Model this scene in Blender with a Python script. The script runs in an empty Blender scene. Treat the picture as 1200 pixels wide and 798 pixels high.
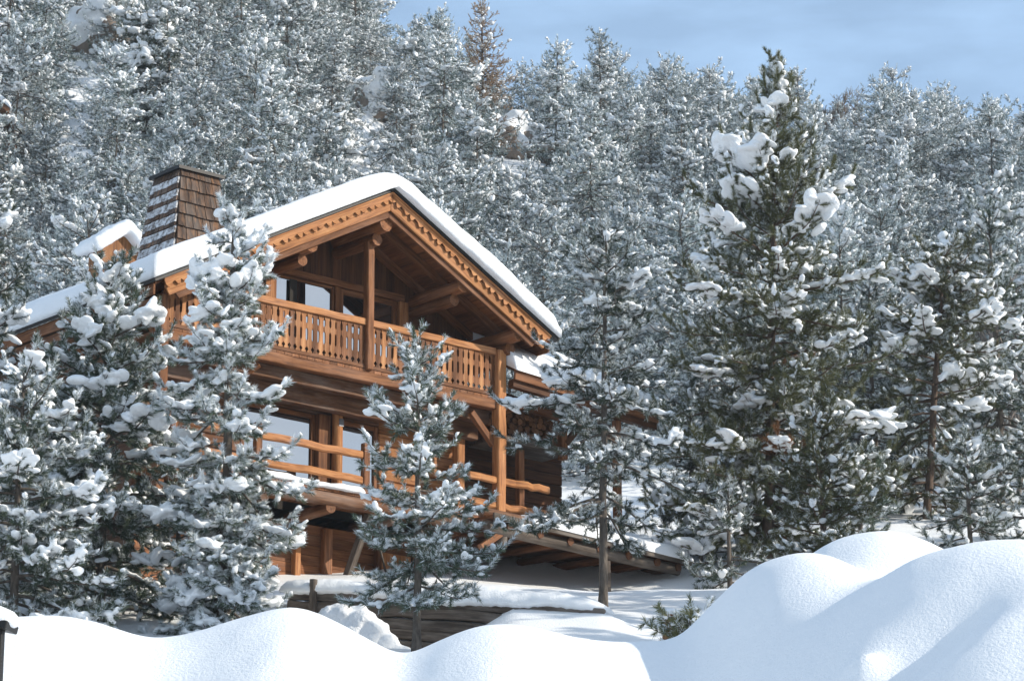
import bpy, bmesh, math
import numpy as np
from mathutils import Vector, Matrix

SC = bpy.context.scene
COL = SC.collection
R = math.radians

# ------------------------------------------------------------------ camera
PITCH = 15.5
FPX = 3683.0
CAMZ = 1.7
cd = bpy.data.cameras.new('camera')
cam = bpy.data.objects.new('camera', cd)
COL.objects.link(cam)
cam.location = (0, 0, CAMZ)
cam.rotation_euler = (R(90 + PITCH), 0, 0)
cd.sensor_width = 36.0
cd.lens = 36.0 * FPX / 1200.0
cd.clip_start = 0.5
cd.clip_end = 3000
SC.camera = cam

# ------------------------------------------------------------------ sky and sun
SUN_EL, SUN_AZ = 27.5, 98.5          # azimuth clockwise from +Y
SKY_STRENGTH = 0.12
SUN_STRENGTH = 5.0
EXPOSURE = 0.06
w = bpy.data.worlds.new('World')
SC.world = w
w.use_nodes = True
nt = w.node_tree
nt.nodes.clear()
wo = nt.nodes.new('ShaderNodeOutputWorld')
bg = nt.nodes.new('ShaderNodeBackground')
bg.inputs['Strength'].default_value = SKY_STRENGTH
sky = nt.nodes.new('ShaderNodeTexSky')
sky.sky_type = 'NISHITA'
sky.sun_disc = False
sky.sun_elevation = R(SUN_EL)
sky.sun_rotation = R(SUN_AZ)
sky.altitude = 300
sky.air_density = 1.0
sky.dust_density = 1.2
sky.ozone_density = 1.5
tc = nt.nodes.new('ShaderNodeTexCoord')
mp = nt.nodes.new('ShaderNodeMapping')
mp.inputs['Scale'].default_value = (6, 6, 22)
mp.inputs['Rotation'].default_value = (0.0, 0.12, 0.0)
nz = nt.nodes.new('ShaderNodeTexNoise')
nz.inputs['Scale'].default_value = 1.6
nz.inputs['Detail'].default_value = 7
nz.inputs['Roughness'].default_value = 0.55
rp = nt.nodes.new('ShaderNodeValToRGB')
rp.color_ramp.elements[0].position = 0.42
rp.color_ramp.elements[0].color = (0.38, 0.38, 0.38, 1)
rp.color_ramp.elements[1].position = 0.78
rp.color_ramp.elements[1].color = (0.75, 0.75, 0.75, 1)
mx = nt.nodes.new('ShaderNodeMix')
mx.data_type = 'RGBA'
mx.inputs[7].default_value = (5.4, 7.9, 11.2, 1)
L = nt.links.new
L(tc.outputs['Generated'], mp.inputs['Vector'])
L(mp.outputs['Vector'], nz.inputs['Vector'])
L(nz.outputs['Fac'], rp.inputs['Fac'])
L(rp.outputs['Color'], mx.inputs[0])
L(sky.outputs['Color'], mx.inputs[6])
# whiter cloud veil added to the unseen sky overhead and behind, whitening the fill light
sx = nt.nodes.new('ShaderNodeVectorMath')
sx.operation = 'DOT_PRODUCT'
sx.inputs[1].default_value = (0.0, -0.55, 0.83)
mr = nt.nodes.new('ShaderNodeMapRange')
mr.inputs['From Min'].default_value = 0.0
mr.inputs['From Max'].default_value = 0.75
mr.inputs['To Max'].default_value = 0.55
mx2 = nt.nodes.new('ShaderNodeMix')
mx2.data_type = 'RGBA'
mx2.inputs[7].default_value = (4.7, 5.5, 6.5, 1)
L(tc.outputs['Generated'], sx.inputs[0])
L(sx.outputs['Value'], mr.inputs['Value'])
L(mr.outputs['Result'], mx2.inputs[0])
L(mx.outputs[2], mx2.inputs[6])
L(mx2.outputs[2], bg.inputs['Color'])
L(bg.outputs['Background'], wo.inputs['Surface'])

sd = bpy.data.lights.new('sun', 'SUN')
sd.energy = SUN_STRENGTH
sd.angle = R(0.53)
sd.color = (1.0, 0.92, 0.79)
sun = bpy.data.objects.new('sun', sd)
COL.objects.link(sun)
saz, sel = R(SUN_AZ), R(SUN_EL)
SUN_DIR = Vector((math.sin(saz) * math.cos(sel), math.cos(saz) * math.cos(sel), math.sin(sel)))
sun.rotation_euler = SUN_DIR.to_track_quat('Z', 'Y').to_euler()
sun.location = (60, 0, 60)

SC.view_settings.view_transform = 'Standard'
SC.view_settings.look = 'None'
SC.view_settings.exposure = EXPOSURE
SC.view_settings.gamma = 1
SC.view_settings.use_curve_mapping = False
SC.cycles.max_bounces = 8
SC.cycles.diffuse_bounces = 3
SC.cycles.glossy_bounces = 3
SC.cycles.use_denoising = True

# ------------------------------------------------------------------ pixel helpers (photo pixels, 1200 x 798)
TH = R(PITCH)


def ray(px, py):
    x = px - 600.0
    y = 399.0 - py
    return np.array([x, FPX * math.cos(TH) - y * math.sin(TH), FPX * math.sin(TH) + y * math.cos(TH)]) / FPX


def at(px, py, Y):
    r = ray(px, py)
    return np.array([0, 0, CAMZ]) + r * (Y / r[1])


def proj(p):
    q = np.asarray(p, float) - np.array([0, 0, CAMZ])
    d = q[1] * math.cos(TH) + q[2] * math.sin(TH)
    y = -q[1] * math.sin(TH) + q[2] * math.cos(TH)
    return 600 + FPX * q[0] / d, 399 - FPX * y / d


# ------------------------------------------------------------------ object helpers
def link(o, parent=None):
    COL.objects.link(o)
    if parent is not None:
        o.parent = parent
    return o




def tag(o, label=None, cat=None, group=None, kind=None):
    if label: o['label'] = label
    if cat: o['category'] = cat
    if group: o['group'] = group
    if kind: o['kind'] = kind
    return o


def empty(name, loc, rz=0.0):
    o = bpy.data.objects.new(name, None)
    o.empty_display_size = 0.3
    o.location = loc
    o.rotation_euler = (0, 0, rz)
    return link(o)


def mesh_np(name, V, F, mats, midx=None, smooth=False, attrs=None):
    """V (n,3), F (m,k) all faces of k corners"""
    V = np.ascontiguousarray(V, np.float32)
    F = np.ascontiguousarray(F, np.int32)
    me = bpy.data.meshes.new(name)
    k = F.shape[1]
    me.vertices.add(len(V))
    me.vertices.foreach_set('co', V.ravel())
    me.loops.add(F.size)
    me.loops.foreach_set('vertex_index', F.ravel())
    me.polygons.add(len(F))
    me.polygons.foreach_set('loop_start', np.arange(0, F.size, k, dtype=np.int32))
    me.polygons.foreach_set('loop_total', np.full(len(F), k, np.int32))
    if midx is not None:
        me.polygons.foreach_set('material_index', np.asarray(midx, np.int32))
    me.polygons.foreach_set('use_smooth', np.full(len(F), bool(smooth)))
    for m in mats:
        me.materials.append(m)
    if attrs:
        for an, arr in attrs.items():
            a = me.attributes.new(an, 'FLOAT', 'POINT')
            a.data.foreach_set('value', np.ascontiguousarray(arr, np.float32))
    me.update(calc_edges=True)
    return me


# ------------------------------------------------------------------ materials
def newmat(name):
    m = bpy.data.materials.new(name)
    m.use_nodes = True
    n = m.node_tree
    b = n.nodes['Principled BSDF']
    return m, n, b


def nd(n, t, **kw):
    x = n.nodes.new(t)
    for k, v in kw.items():
        x.inputs[k].default_value = v
    return x


def snow_mat(name, c1, c2, bump, scales):
    m, n, b = newmat(name)
    t = nd(n, 'ShaderNodeTexCoord')
    n1 = nd(n, 'ShaderNodeTexNoise', Scale=scales[0], Detail=4.0, Roughness=0.6)
    n2 = nd(n, 'ShaderNodeTexNoise', Scale=scales[1], Detail=3.0, Roughness=0.7)
    mixc = nd(n, 'ShaderNodeMix')
    mixc.data_type = 'RGBA'
    mixc.inputs[6].default_value = (*c1, 1)
    mixc.inputs[7].default_value = (*c2, 1)
    add = nd(n, 'ShaderNodeMath')
    add.operation = 'MULTIPLY_ADD'
    add.inputs[1].default_value = 0.6
    bp = nd(n, 'ShaderNodeBump', Strength=bump, Distance=0.03)
    l = n.links.new
    l(t.outputs['Object'], n1.inputs['Vector'])
    l(t.outputs['Object'], n2.inputs['Vector'])
    l(n1.outputs['Fac'], mixc.inputs[0])
    l(n1.outputs['Fac'], add.inputs[0])
    l(n2.outputs['Fac'], add.inputs[2])
    l(add.outputs[0], bp.inputs['Height'])
    l(mixc.outputs[2], b.inputs['Base Color'])
    l(bp.outputs['Normal'], b.inputs['Normal'])
    b.inputs['Roughness'].default_value = 0.7
    b.inputs['Specular IOR Level'].default_value = 0.25
    return m


M = {}
M['snow'] = snow_mat('snow', (0.84, 0.86, 0.88), (0.9, 0.91, 0.92), 0.5, (3.0, 28.0))
M['snow_bank'] = snow_mat('powder_snow', (0.85, 0.87, 0.89), (0.9, 0.91, 0.92), 0.45, (7.0, 38.0))
M['snow_tree'] = snow_mat('tree_snow', (0.83, 0.86, 0.88), (0.9, 0.91, 0.92), 0.5, (6.0, 30.0))
M['snow_rough'] = snow_mat('ploughed_snow', (0.78, 0.8, 0.83), (0.88, 0.89, 0.9), 1.0, (5.0, 22.0))


def needle_mat(name, c1, c2, var=0.35):
    m, n, b = newmat(name)
    a = nd(n, 'ShaderNodeAttribute')
    a.attribute_name = 'rnd'
    oi = nd(n, 'ShaderNodeObjectInfo')
    mixc = nd(n, 'ShaderNodeMix')
    mixc.data_type = 'RGBA'
    mixc.inputs[6].default_value = (*c1, 1)
    mixc.inputs[7].default_value = (*c2, 1)
    hs = nd(n, 'ShaderNodeHueSaturation')
    mr = nd(n, 'ShaderNodeMapRange')
    mr.inputs['To Min'].default_value = 1 - var
    mr.inputs['To Max'].default_value = 1 + var
    l = n.links.new
    l(a.outputs['Fac'], mixc.inputs[0])
    l(oi.outputs['Random'], mr.inputs['Value'])
    l(mr.outputs['Result'], hs.inputs['Value'])
    l(mixc.outputs[2], hs.inputs['Color'])
    l(hs.outputs['Color'], b.inputs['Base Color'])
    b.inputs['Roughness'].default_value = 0.55
    b.inputs['Specular IOR Level'].default_value = 0.3
    return m


M['needle'] = needle_mat('pine_needle', (0.045, 0.075, 0.055), (0.10, 0.125, 0.075))
M['needle_olive'] = needle_mat('olive_needle', (0.08, 0.095, 0.042), (0.17, 0.17, 0.08))
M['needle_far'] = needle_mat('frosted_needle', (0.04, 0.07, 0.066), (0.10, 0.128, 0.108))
M['needle_dry'] = needle_mat('dry_needle', (0.20, 0.09, 0.035), (0.28, 0.14, 0.06))
M['larch'] = needle_mat('larch_twig', (0.26, 0.17, 0.10), (0.36, 0.25, 0.16))
M['frost'] = needle_mat('frost', (0.58, 0.63, 0.65), (0.82, 0.85, 0.87), 0.05)
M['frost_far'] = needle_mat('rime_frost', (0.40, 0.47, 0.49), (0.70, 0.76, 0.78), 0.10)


def bark_mat(name, c1, c2):
    m, n, b = newmat(name)
    t = nd(n, 'ShaderNodeTexCoord')
    mp_ = nd(n, 'ShaderNodeMapping')
    mp_.inputs['Scale'].default_value = (9, 9, 2.5)
    n1 = nd(n, 'ShaderNodeTexNoise', Scale=2.0, Detail=5.0, Roughness=0.65)
    r = nd(n, 'ShaderNodeValToRGB')
    r.color_ramp.elements[0].position = 0.35
    r.color_ramp.elements[0].color = (*c1, 1)
    r.color_ramp.elements[1].position = 0.68
    r.color_ramp.elements[1].color = (*c2, 1)
    bp = nd(n, 'ShaderNodeBump', Strength=0.8, Distance=0.03)
    l = n.links.new
    l(t.outputs['Object'], mp_.inputs['Vector'])
    l(mp_.outputs['Vector'], n1.inputs['Vector'])
    l(n1.outputs['Fac'], r.inputs['Fac'])
    l(r.outputs['Color'], b.inputs['Base Color'])
    l(n1.outputs['Fac'], bp.inputs['Height'])
    l(bp.outputs['Normal'], b.inputs['Normal'])
    b.inputs['Roughness'].default_value = 0.9
    return m


M['bark'] = bark_mat('bark', (0.05, 0.04, 0.032), (0.16, 0.13, 0.105))
M['bark_red'] = bark_mat('reddish_bark', (0.055, 0.036, 0.025), (0.15, 0.10, 0.07))
M['twig'] = bark_mat('bare_twig', (0.16, 0.13, 0.11), (0.3, 0.26, 0.23))


def wood_mat(name, c1, c2, c3, along=0.9, across=14.0, weather=0.0, rough=0.7, bump=0.35):
    """c1 dark grain, c2 main, c3 light; board coordinates come from the mesh (gv), board tone from 'tint'"""
    m, n, b = newmat(name)
    g = nd(n, 'ShaderNodeAttribute')
    g.attribute_name = 'gv'
    ti = nd(n, 'ShaderNodeAttribute')
    ti.attribute_name = 'tint'
    mp_ = nd(n, 'ShaderNodeMapping')
    mp_.inputs['Scale'].default_value = (along, across, across)
    n1 = nd(n, 'ShaderNodeTexNoise', Scale=1.6, Detail=6.0, Roughness=0.62, Distortion=0.6)
    mp2 = nd(n, 'ShaderNodeMapping')
    mp2.inputs['Scale'].default_value = (0.7, 2.2, 2.2)
    n2 = nd(n, 'ShaderNodeTexNoise', Scale=1.3, Detail=4.0, Roughness=0.6)
    r = nd(n, 'ShaderNodeValToRGB')
    e = r.color_ramp.elements
    e[0].position = 0.28
    e[0].color = (*c1, 1)
    e[1].position = 0.75
    e[1].color = (*c3, 1)
    e2 = e.new(0.5)
    e2.color = (*c2, 1)
    hs = nd(n, 'ShaderNodeHueSaturation')
    mr = nd(n, 'ShaderNodeMapRange')
    mr.inputs['To Min'].default_value = 0.68
    mr.inputs['To Max'].default_value = 1.3
    mr2 = nd(n, 'ShaderNodeMapRange')
    mr2.inputs['From Min'].default_value = 0.3
    mr2.inputs['From Max'].default_value = 0.7
    mr2.inputs['To Min'].default_value = 0.72
    mr2.inputs['To Max'].default_value = 1.2
    mul = nd(n, 'ShaderNodeMath')
    mul.operation = 'MULTIPLY'
    bp = nd(n, 'ShaderNodeBump', Strength=bump, Distance=0.012)
    l = n.links.new
    l(g.outputs['Vector'], mp_.inputs['Vector'])
    l(g.outputs['Vector'], mp2.inputs['Vector'])
    l(mp_.outputs['Vector'], n1.inputs['Vector'])
    l(mp2.outputs['Vector'], n2.inputs['Vector'])
    l(n1.outputs['Fac'], r.inputs['Fac'])
    l(ti.outputs['Fac'], mr.inputs['Value'])
    l(n2.outputs['Fac'], mr2.inputs['Value'])
    l(mr.outputs['Result'], mul.inputs[0])
    l(mr2.outputs['Result'], mul.inputs[1])
    l(mul.outputs[0], hs.inputs['Value'])
    l(r.outputs['Color'], hs.inputs['Color'])
    src = hs.outputs['Color']
    if weather > 0:
        mw = nd(n, 'ShaderNodeMix')
        mw.data_type = 'RGBA'
        mw.inputs[7].default_value = (0.30, 0.27, 0.24, 1)
        rr = nd(n, 'ShaderNodeMapRange')
        rr.inputs['From Min'].default_value = 0.45
        rr.inputs['From Max'].default_value = 0.65
        rr.inputs['To Max'].default_value = weather
        l(n2.outputs['Fac'], rr.inputs['Value'])
        l(rr.outputs['Result'], mw.inputs[0])
        l(src, mw.inputs[6])
        src = mw.outputs[2]
    l(src, b.inputs['Base Color'])
    l(n1.outputs['Fac'], bp.inputs['Height'])
    l(bp.outputs['Normal'], b.inputs['Normal'])
    b.inputs['Roughness'].default_value = rough
    b.inputs['Specular IOR Level'].default_value = 0.25
    return m


M['larch_board'] = wood_mat('larch_board', (0.12, 0.040, 0.013), (0.35, 0.142, 0.048), (0.48, 0.24, 0.095), weather=0.14)
M['timber'] = wood_mat('timber', (0.075, 0.026, 0.009), (0.20, 0.074, 0.025), (0.32, 0.14, 0.055), weather=0.12)
M['old_timber'] = wood_mat('old_timber', (0.05, 0.02, 0.009), (0.125, 0.05, 0.02), (0.23, 0.11, 0.05), weather=0.28)
M['soffit'] = wood_mat('soffit_board', (0.09, 0.03, 0.010), (0.20, 0.07, 0.024), (0.28, 0.11, 0.04))
M['dark_plank'] = wood_mat('dark_plank', (0.045, 0.016, 0.007), (0.10, 0.038, 0.015), (0.16, 0.068, 0.028))
M['grey_wood'] = wood_mat('grey_wood', (0.04, 0.03, 0.022), (0.10, 0.075, 0.058), (0.19, 0.155, 0.125), weather=0.35)
M['shingle'] = wood_mat('shingle', (0.016, 0.011, 0.009), (0.07, 0.036, 0.021), (0.24, 0.115, 0.05), along=2.2, across=7.0, weather=0.25)
M['log_end'] = wood_mat('log_end', (0.05, 0.02, 0.009), (0.12, 0.05, 0.02), (0.19, 0.09, 0.04))  # wood colour lowered to carry the shade under the annex overhang


def plain(name, c, rough=0.6, metal=0.0, spec=0.4):
    m, n, b = newmat(name)
    t = nd(n, 'ShaderNodeTexCoord')
    n1 = nd(n, 'ShaderNodeTexNoise', Scale=6.0, Detail=4.0)
    r = nd(n, 'ShaderNodeMix')
    r.data_type = 'RGBA'
    r.inputs[6].default_value = (*[x * 0.75 for x in c], 1)
    r.inputs[7].default_value = (*[x * 1.25 for x in c], 1)
    n.links.new(t.outputs['Object'], n1.inputs['Vector'])
    n.links.new(n1.outputs['Fac'], r.inputs[0])
    n.links.new(r.outputs[2], b.inputs['Base Color'])
    b.inputs['Roughness'].default_value = rough
    b.inputs['Metallic'].default_value = metal
    b.inputs['Specular IOR Level'].default_value = spec
    return m


M['black_metal'] = plain('black_metal', (0.025, 0.024, 0.024), 0.5, 0.6)
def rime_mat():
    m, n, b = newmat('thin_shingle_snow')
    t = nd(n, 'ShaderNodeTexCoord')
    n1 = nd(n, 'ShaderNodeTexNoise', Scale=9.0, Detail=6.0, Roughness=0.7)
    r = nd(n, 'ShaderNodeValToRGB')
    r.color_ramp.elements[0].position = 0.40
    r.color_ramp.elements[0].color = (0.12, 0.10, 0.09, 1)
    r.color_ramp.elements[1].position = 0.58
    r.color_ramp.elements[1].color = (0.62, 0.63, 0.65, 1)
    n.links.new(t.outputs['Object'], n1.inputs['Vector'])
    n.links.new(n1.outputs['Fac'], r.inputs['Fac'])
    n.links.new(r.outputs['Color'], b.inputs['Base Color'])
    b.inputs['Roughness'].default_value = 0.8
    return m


M['rime'] = rime_mat()
M['grey_metal'] = plain('grey_metal', (0.12, 0.12, 0.125), 0.45, 0.7)
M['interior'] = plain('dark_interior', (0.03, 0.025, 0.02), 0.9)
M['rock'] = plain('rock', (0.2, 0.16, 0.13), 0.9)


def glass_mat():
    m, n, b = newmat('window_glass')
    n.nodes.remove(b)
    out = n.nodes['Material Output']
    gl = nd(n, 'ShaderNodeBsdfGlossy', Roughness=0.02)
    gl.inputs['Color'].default_value = (0.80, 0.86, 0.92, 1)
    df = nd(n, 'ShaderNodeBsdfDiffuse')
    df.inputs['Color'].default_value = (0.012, 0.014, 0.016, 1)
    lw = nd(n, 'ShaderNodeLayerWeight', Blend=0.35)
    mr = nd(n, 'ShaderNodeMapRange')
    mr.inputs['To Min'].default_value = 0.42
    mr.inputs['To Max'].default_value = 0.95
    mxs = nd(n, 'ShaderNodeMixShader')
    t = nd(n, 'ShaderNodeTexCoord')
    n1 = nd(n, 'ShaderNodeTexNoise', Scale=0.8, Detail=1.0)
    bp = nd(n, 'ShaderNodeBump', Strength=0.05, Distance=0.05)
    l = n.links.new
    l(t.outputs['Object'], n1.inputs['Vector'])
    l(n1.outputs['Fac'], bp.inputs['Height'])
    l(bp.outputs['Normal'], gl.inputs['Normal'])
    l(lw.outputs['Fresnel'], mr.inputs['Value'])
    l(mr.outputs['Result'], mxs.inputs[0])
    l(df.outputs[0], mxs.inputs[1])
    l(gl.outputs[0], mxs.inputs[2])
    l(mxs.outputs[0], out.inputs['Surface'])
    return m


M['glass'] = glass_mat()

# ------------------------------------------------------------------ terrain
RX = np.array([-60, -25, -16, -8.5, -1.5, 2, 6.5, 10, 14, 20, 25, 60.0])
RZ = np.array([71, 66, 63.5, 58.8, 53.4, 52.8, 52.2, 51.6, 51.0, 50.6, 50.2, 46.0])
PY = np.array([-60, -20, 0, 12, 20, 28, 40, 48, 51, 53.2, 55, 57, 61, 66, 75, 85.0])
PZ = np.array([-3, -1, 0, 0.4, 2.6, 4.4, 7.5, 9.9, 10.7, 11.3, 11.95, 12.65, 13.9, 15.6, 18.5, 22.3])


def vnoise(x, y, seed=0):
    """smooth pseudo noise from sines"""
    rg = np.random.default_rng(seed)
    out = np.zeros(np.broadcast(x, y).shape)
    for i in range(7):
        a = rg.uniform(0, 2 * np.pi)
        f_ = 0.5 * 1.6 ** i * rg.uniform(0.8, 1.2)
        ph = rg.uniform(0, 6.28)
        out = out + np.sin((x * np.cos(a) + y * np.sin(a)) * f_ + ph) / (1.45 ** i)
    return out / 2.2


WALL_A = np.array([-3.95, 54.6])
WALL_B = np.array([1.6, 53.4])


def terrain(x, y):
    x = np.asarray(x, float)
    y = np.asarray(y, float)
    z = np.interp(y, PY, PZ)
    ridge = np.interp(x, RX, RZ)
    t = np.clip((y - 80) / 72.0, 0, 1)
    tt = 0.55 * t + 0.45 * t * t * (3 - 2 * t)
    hill = 20.2 + (ridge - 20.2) * tt
    back = np.clip((y - 152) / 300.0, 0, 1) * 40
    wgt = np.clip((y - 76) / 8.0, 0, 1)
    z = np.where(y > 76, z * (1 - wgt) + (hill - back) * wgt, z)
    # terrace step held by the retaining wall
    wy = WALL_A[1] + (WALL_B[1] - WALL_A[1]) * (x - WALL_A[0]) / (WALL_B[0] - WALL_A[0])
    inside = np.clip((x + 4.6) / 0.6, 0, 1) * np.clip((2.3 - x) / 0.7, 0, 1)
    step = np.clip((y - wy - 0.02) / 0.16, 0, 1)
    drop = (1 - step) * np.exp(-np.clip(wy - y, 0, None) / 1.6) * 0.75
    lift = step * np.exp(-np.clip(y - wy, 0, None) / 1.5) * 0.14
    drop = drop * (1 - 0.72 * np.clip((x + 0.9) / 0.9, 0, 1))
    z = z + inside * (lift - drop) + 0.5 * inside * (1 - step) * np.clip((x + 1.3) / 0.9, 0, 1) * np.exp(-np.clip(wy - y, 0, None) / 1.3)
    z = z - 0.75 * np.exp(-((x - 2.6) / 3.6) ** 2 - ((y - 62.6) / 3.0) ** 2)
    am = np.clip((y - 40) / 30, 0.08, 1.0) * np.where(y > 80, 0.3, 0.13)
    return z + vnoise(x * 1.1, y * 1.1, 5) * am


def build_ground():
    xs = np.concatenate([np.linspace(-200, -42, 24), np.linspace(-40, -14, 40), np.arange(-13.7, 13.8, 0.14), np.linspace(14, 40, 40), np.linspace(42, 200, 24)])
    ys = np.concatenate([np.linspace(-60, 38, 40), np.arange(39, 60, 0.12), np.arange(60, 80, 0.5), np.arange(80, 170, 1.2), np.linspace(172, 330, 20)])
    X, Y = np.meshgrid(xs, ys)
    Z = terrain(X, Y)
    n, m_ = X.shape
    V = np.stack([X.ravel(), Y.ravel(), Z.ravel()], 1)
    i = np.arange(n * m_).reshape(n, m_)
    F = np.stack([i[:-1, :-1].ravel(), i[:-1, 1:].ravel(), i[1:, 1:].ravel(), i[1:, :-1].ravel()], 1)
    o = link(bpy.data.objects.new('snowy_ground', mesh_np('snowy_ground', V, F, [M['snow']], smooth=True)))
    tag(o, kind='structure')


build_ground()

# thin winter air over the whole scene
hz = bpy.data.meshes.new('haze')
hx, hy0, hy1, hz0, hz1 = 204.0, -64.0, 334.0, -30.0, 92.0
hz.from_pydata([(sx_, sy_, sz_) for sz_ in (hz0, hz1) for sx_, sy_ in ((-hx, hy0), (hx, hy0), (hx, hy1), (-hx, hy1))], [], [(3, 2, 1, 0), (4, 5, 6, 7), (0, 1, 5, 4), (1, 2, 6, 5), (2, 3, 7, 6), (3, 0, 4, 7)])
hm = bpy.data.materials.new('haze')
hm.use_nodes = True
hm.node_tree.nodes.clear()
ho_ = hm.node_tree.nodes.new('ShaderNodeOutputMaterial')
pv = hm.node_tree.nodes.new('ShaderNodeVolumePrincipled')
pv.inputs['Color'].default_value = (0.80, 0.90, 0.98, 1)
pv.inputs['Density'].default_value = 0.0003
pv.inputs['Anisotropy'].default_value = 0.2
hm.node_tree.links.new(pv.outputs[0], ho_.inputs['Volume'])
hz.materials.append(hm)
tag(link(bpy.data.objects.new('haze', hz)), 'thin bluish winter air over the slope', 'haze', kind='stuff')

# ------------------------------------------------------------------ the snow bank in front
def build_bank():
    xs = np.concatenate([np.arange(-12, -6.5, 0.15), np.arange(-6.5, 6.5, 0.045), np.arange(6.5, 12.1, 0.15)])
    ys = np.arange(15.5, 29.5, 0.05)
    X, Y = np.meshgrid(xs, ys)
    el = 0.19

    def layer(pts, yc, k, wob):
        px = np.array([p[0] for p in pts], float)
        py = np.array([p[1] for p in pts], float)
        d0 = yc * math.cos(TH) + 4.4 * math.sin(TH)
        wx = (px - 600) * d0 / FPX
        wz = np.array([at(a, b, yc)[2] for a, b in zip(px, py)])
        fx = np.linspace(wx[0], wx[-1], 700)
        fz = np.interp(fx, wx, wz)
        ker = np.hanning(23)
        ker /= ker.sum()
        fz = np.convolve(np.pad(fz, 11, mode='edge'), ker, 'valid')
        zc = np.interp(X, fx, fz)
        ycx = yc + wob * np.sin(X * 1.7 + yc)
        d = Y - ycx
        q = k * d * d / (1 + 0.16 * np.abs(d))
        # crest keeps its silhouette although the crest line wanders
        return zc + el * (Y - yc) - q

    a = layer([(-500, 760), (-200, 742), (-60, 728), (0, 723), (35, 721), (75, 722), (112, 728), (150, 744), (172, 749), (205, 747), (240, 738), (275, 725), (305, 715),
               (332, 710), (360, 712), (398, 731), (440, 755), (468, 766), (490, 763), (522, 746), (555, 733), (580, 729), (605, 730), (640, 737), (680, 748), (722, 752),
               (758, 750), (785, 751), (803, 743), (832, 713), (862, 683), (892, 662), (920, 651), (945, 648), (972, 652), (1005, 668), (1060, 700), (1130, 750), (1250, 830), (1600, 900)], 24.0, 0.21, 0.22)
    b = layer([(-500, 1200), (700, 1000), (860, 800), (905, 705), (940, 658), (965, 640), (1000, 625), (1035, 619), (1068, 623), (1100, 636), (1150, 662), (1220, 700), (1400, 800), (1600, 900)], 26.0, 0.2, 0.1)
    c = layer([(-500, 1500), (700, 1050), (840, 850), (900, 790), (950, 742), (990, 710), (1020, 690), (1058, 664), (1098, 646), (1130, 638), (1165, 634), (1205, 634), (1260, 640), (1330, 655), (1600, 700)], 22.3, 0.2, 0.12)
    # a separate mass to the left of the dark box
    kk = 10.0
    mxz = np.maximum(np.maximum(a, b), c)
    Z = mxz + np.log(np.exp(kk * (a - mxz)) + np.exp(kk * (b - mxz)) + np.exp(kk * (c - mxz))) / kk

    def bump(px, py, Yd, r, h, sx=1.0):
        p = at(px, py, Yd)
        return h * np.exp(-(((X - p[0]) / (r * sx)) ** 2 + ((Y - p[1]) / r) ** 2))
    Z = Z + bump(1115, 752, 20.9, 0.30, -0.20, 1.5) + bump(1010, 790, 20.9, 0.13, 0.11) + bump(1075, 790, 20.6, 0.2, -0.1, 1.5)
    Z = Z + bump(185, 770, 22.5, 0.5, -0.05, 0.8)
    Z = Z + 0.016 * vnoise(X * 3.4, Y * 3.4, 3) + 0.004 * vnoise(X * 14, Y * 14, 4)
    Z = Z - 0.25 * np.clip(np.abs(X) - 7.2, 0, None) ** 2
    Z = np.maximum(Z, -1.0)
    n, m_ = X.shape
    V = np.stack([X.ravel(), Y.ravel(), Z.ravel()], 1)
    i = np.arange(n * m_).reshape(n, m_)
    F = np.stack([i[:-1, :-1].ravel(), i[:-1, 1:].ravel(), i[1:, 1:].ravel(), i[1:, :-1].ravel()], 1)
    o = link(bpy.data.objects.new('snow_bank', mesh_np('snow_bank', V, F, [M['snow_bank']], smooth=True)))
    tag(o, kind='structure')


build_bank()


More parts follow.
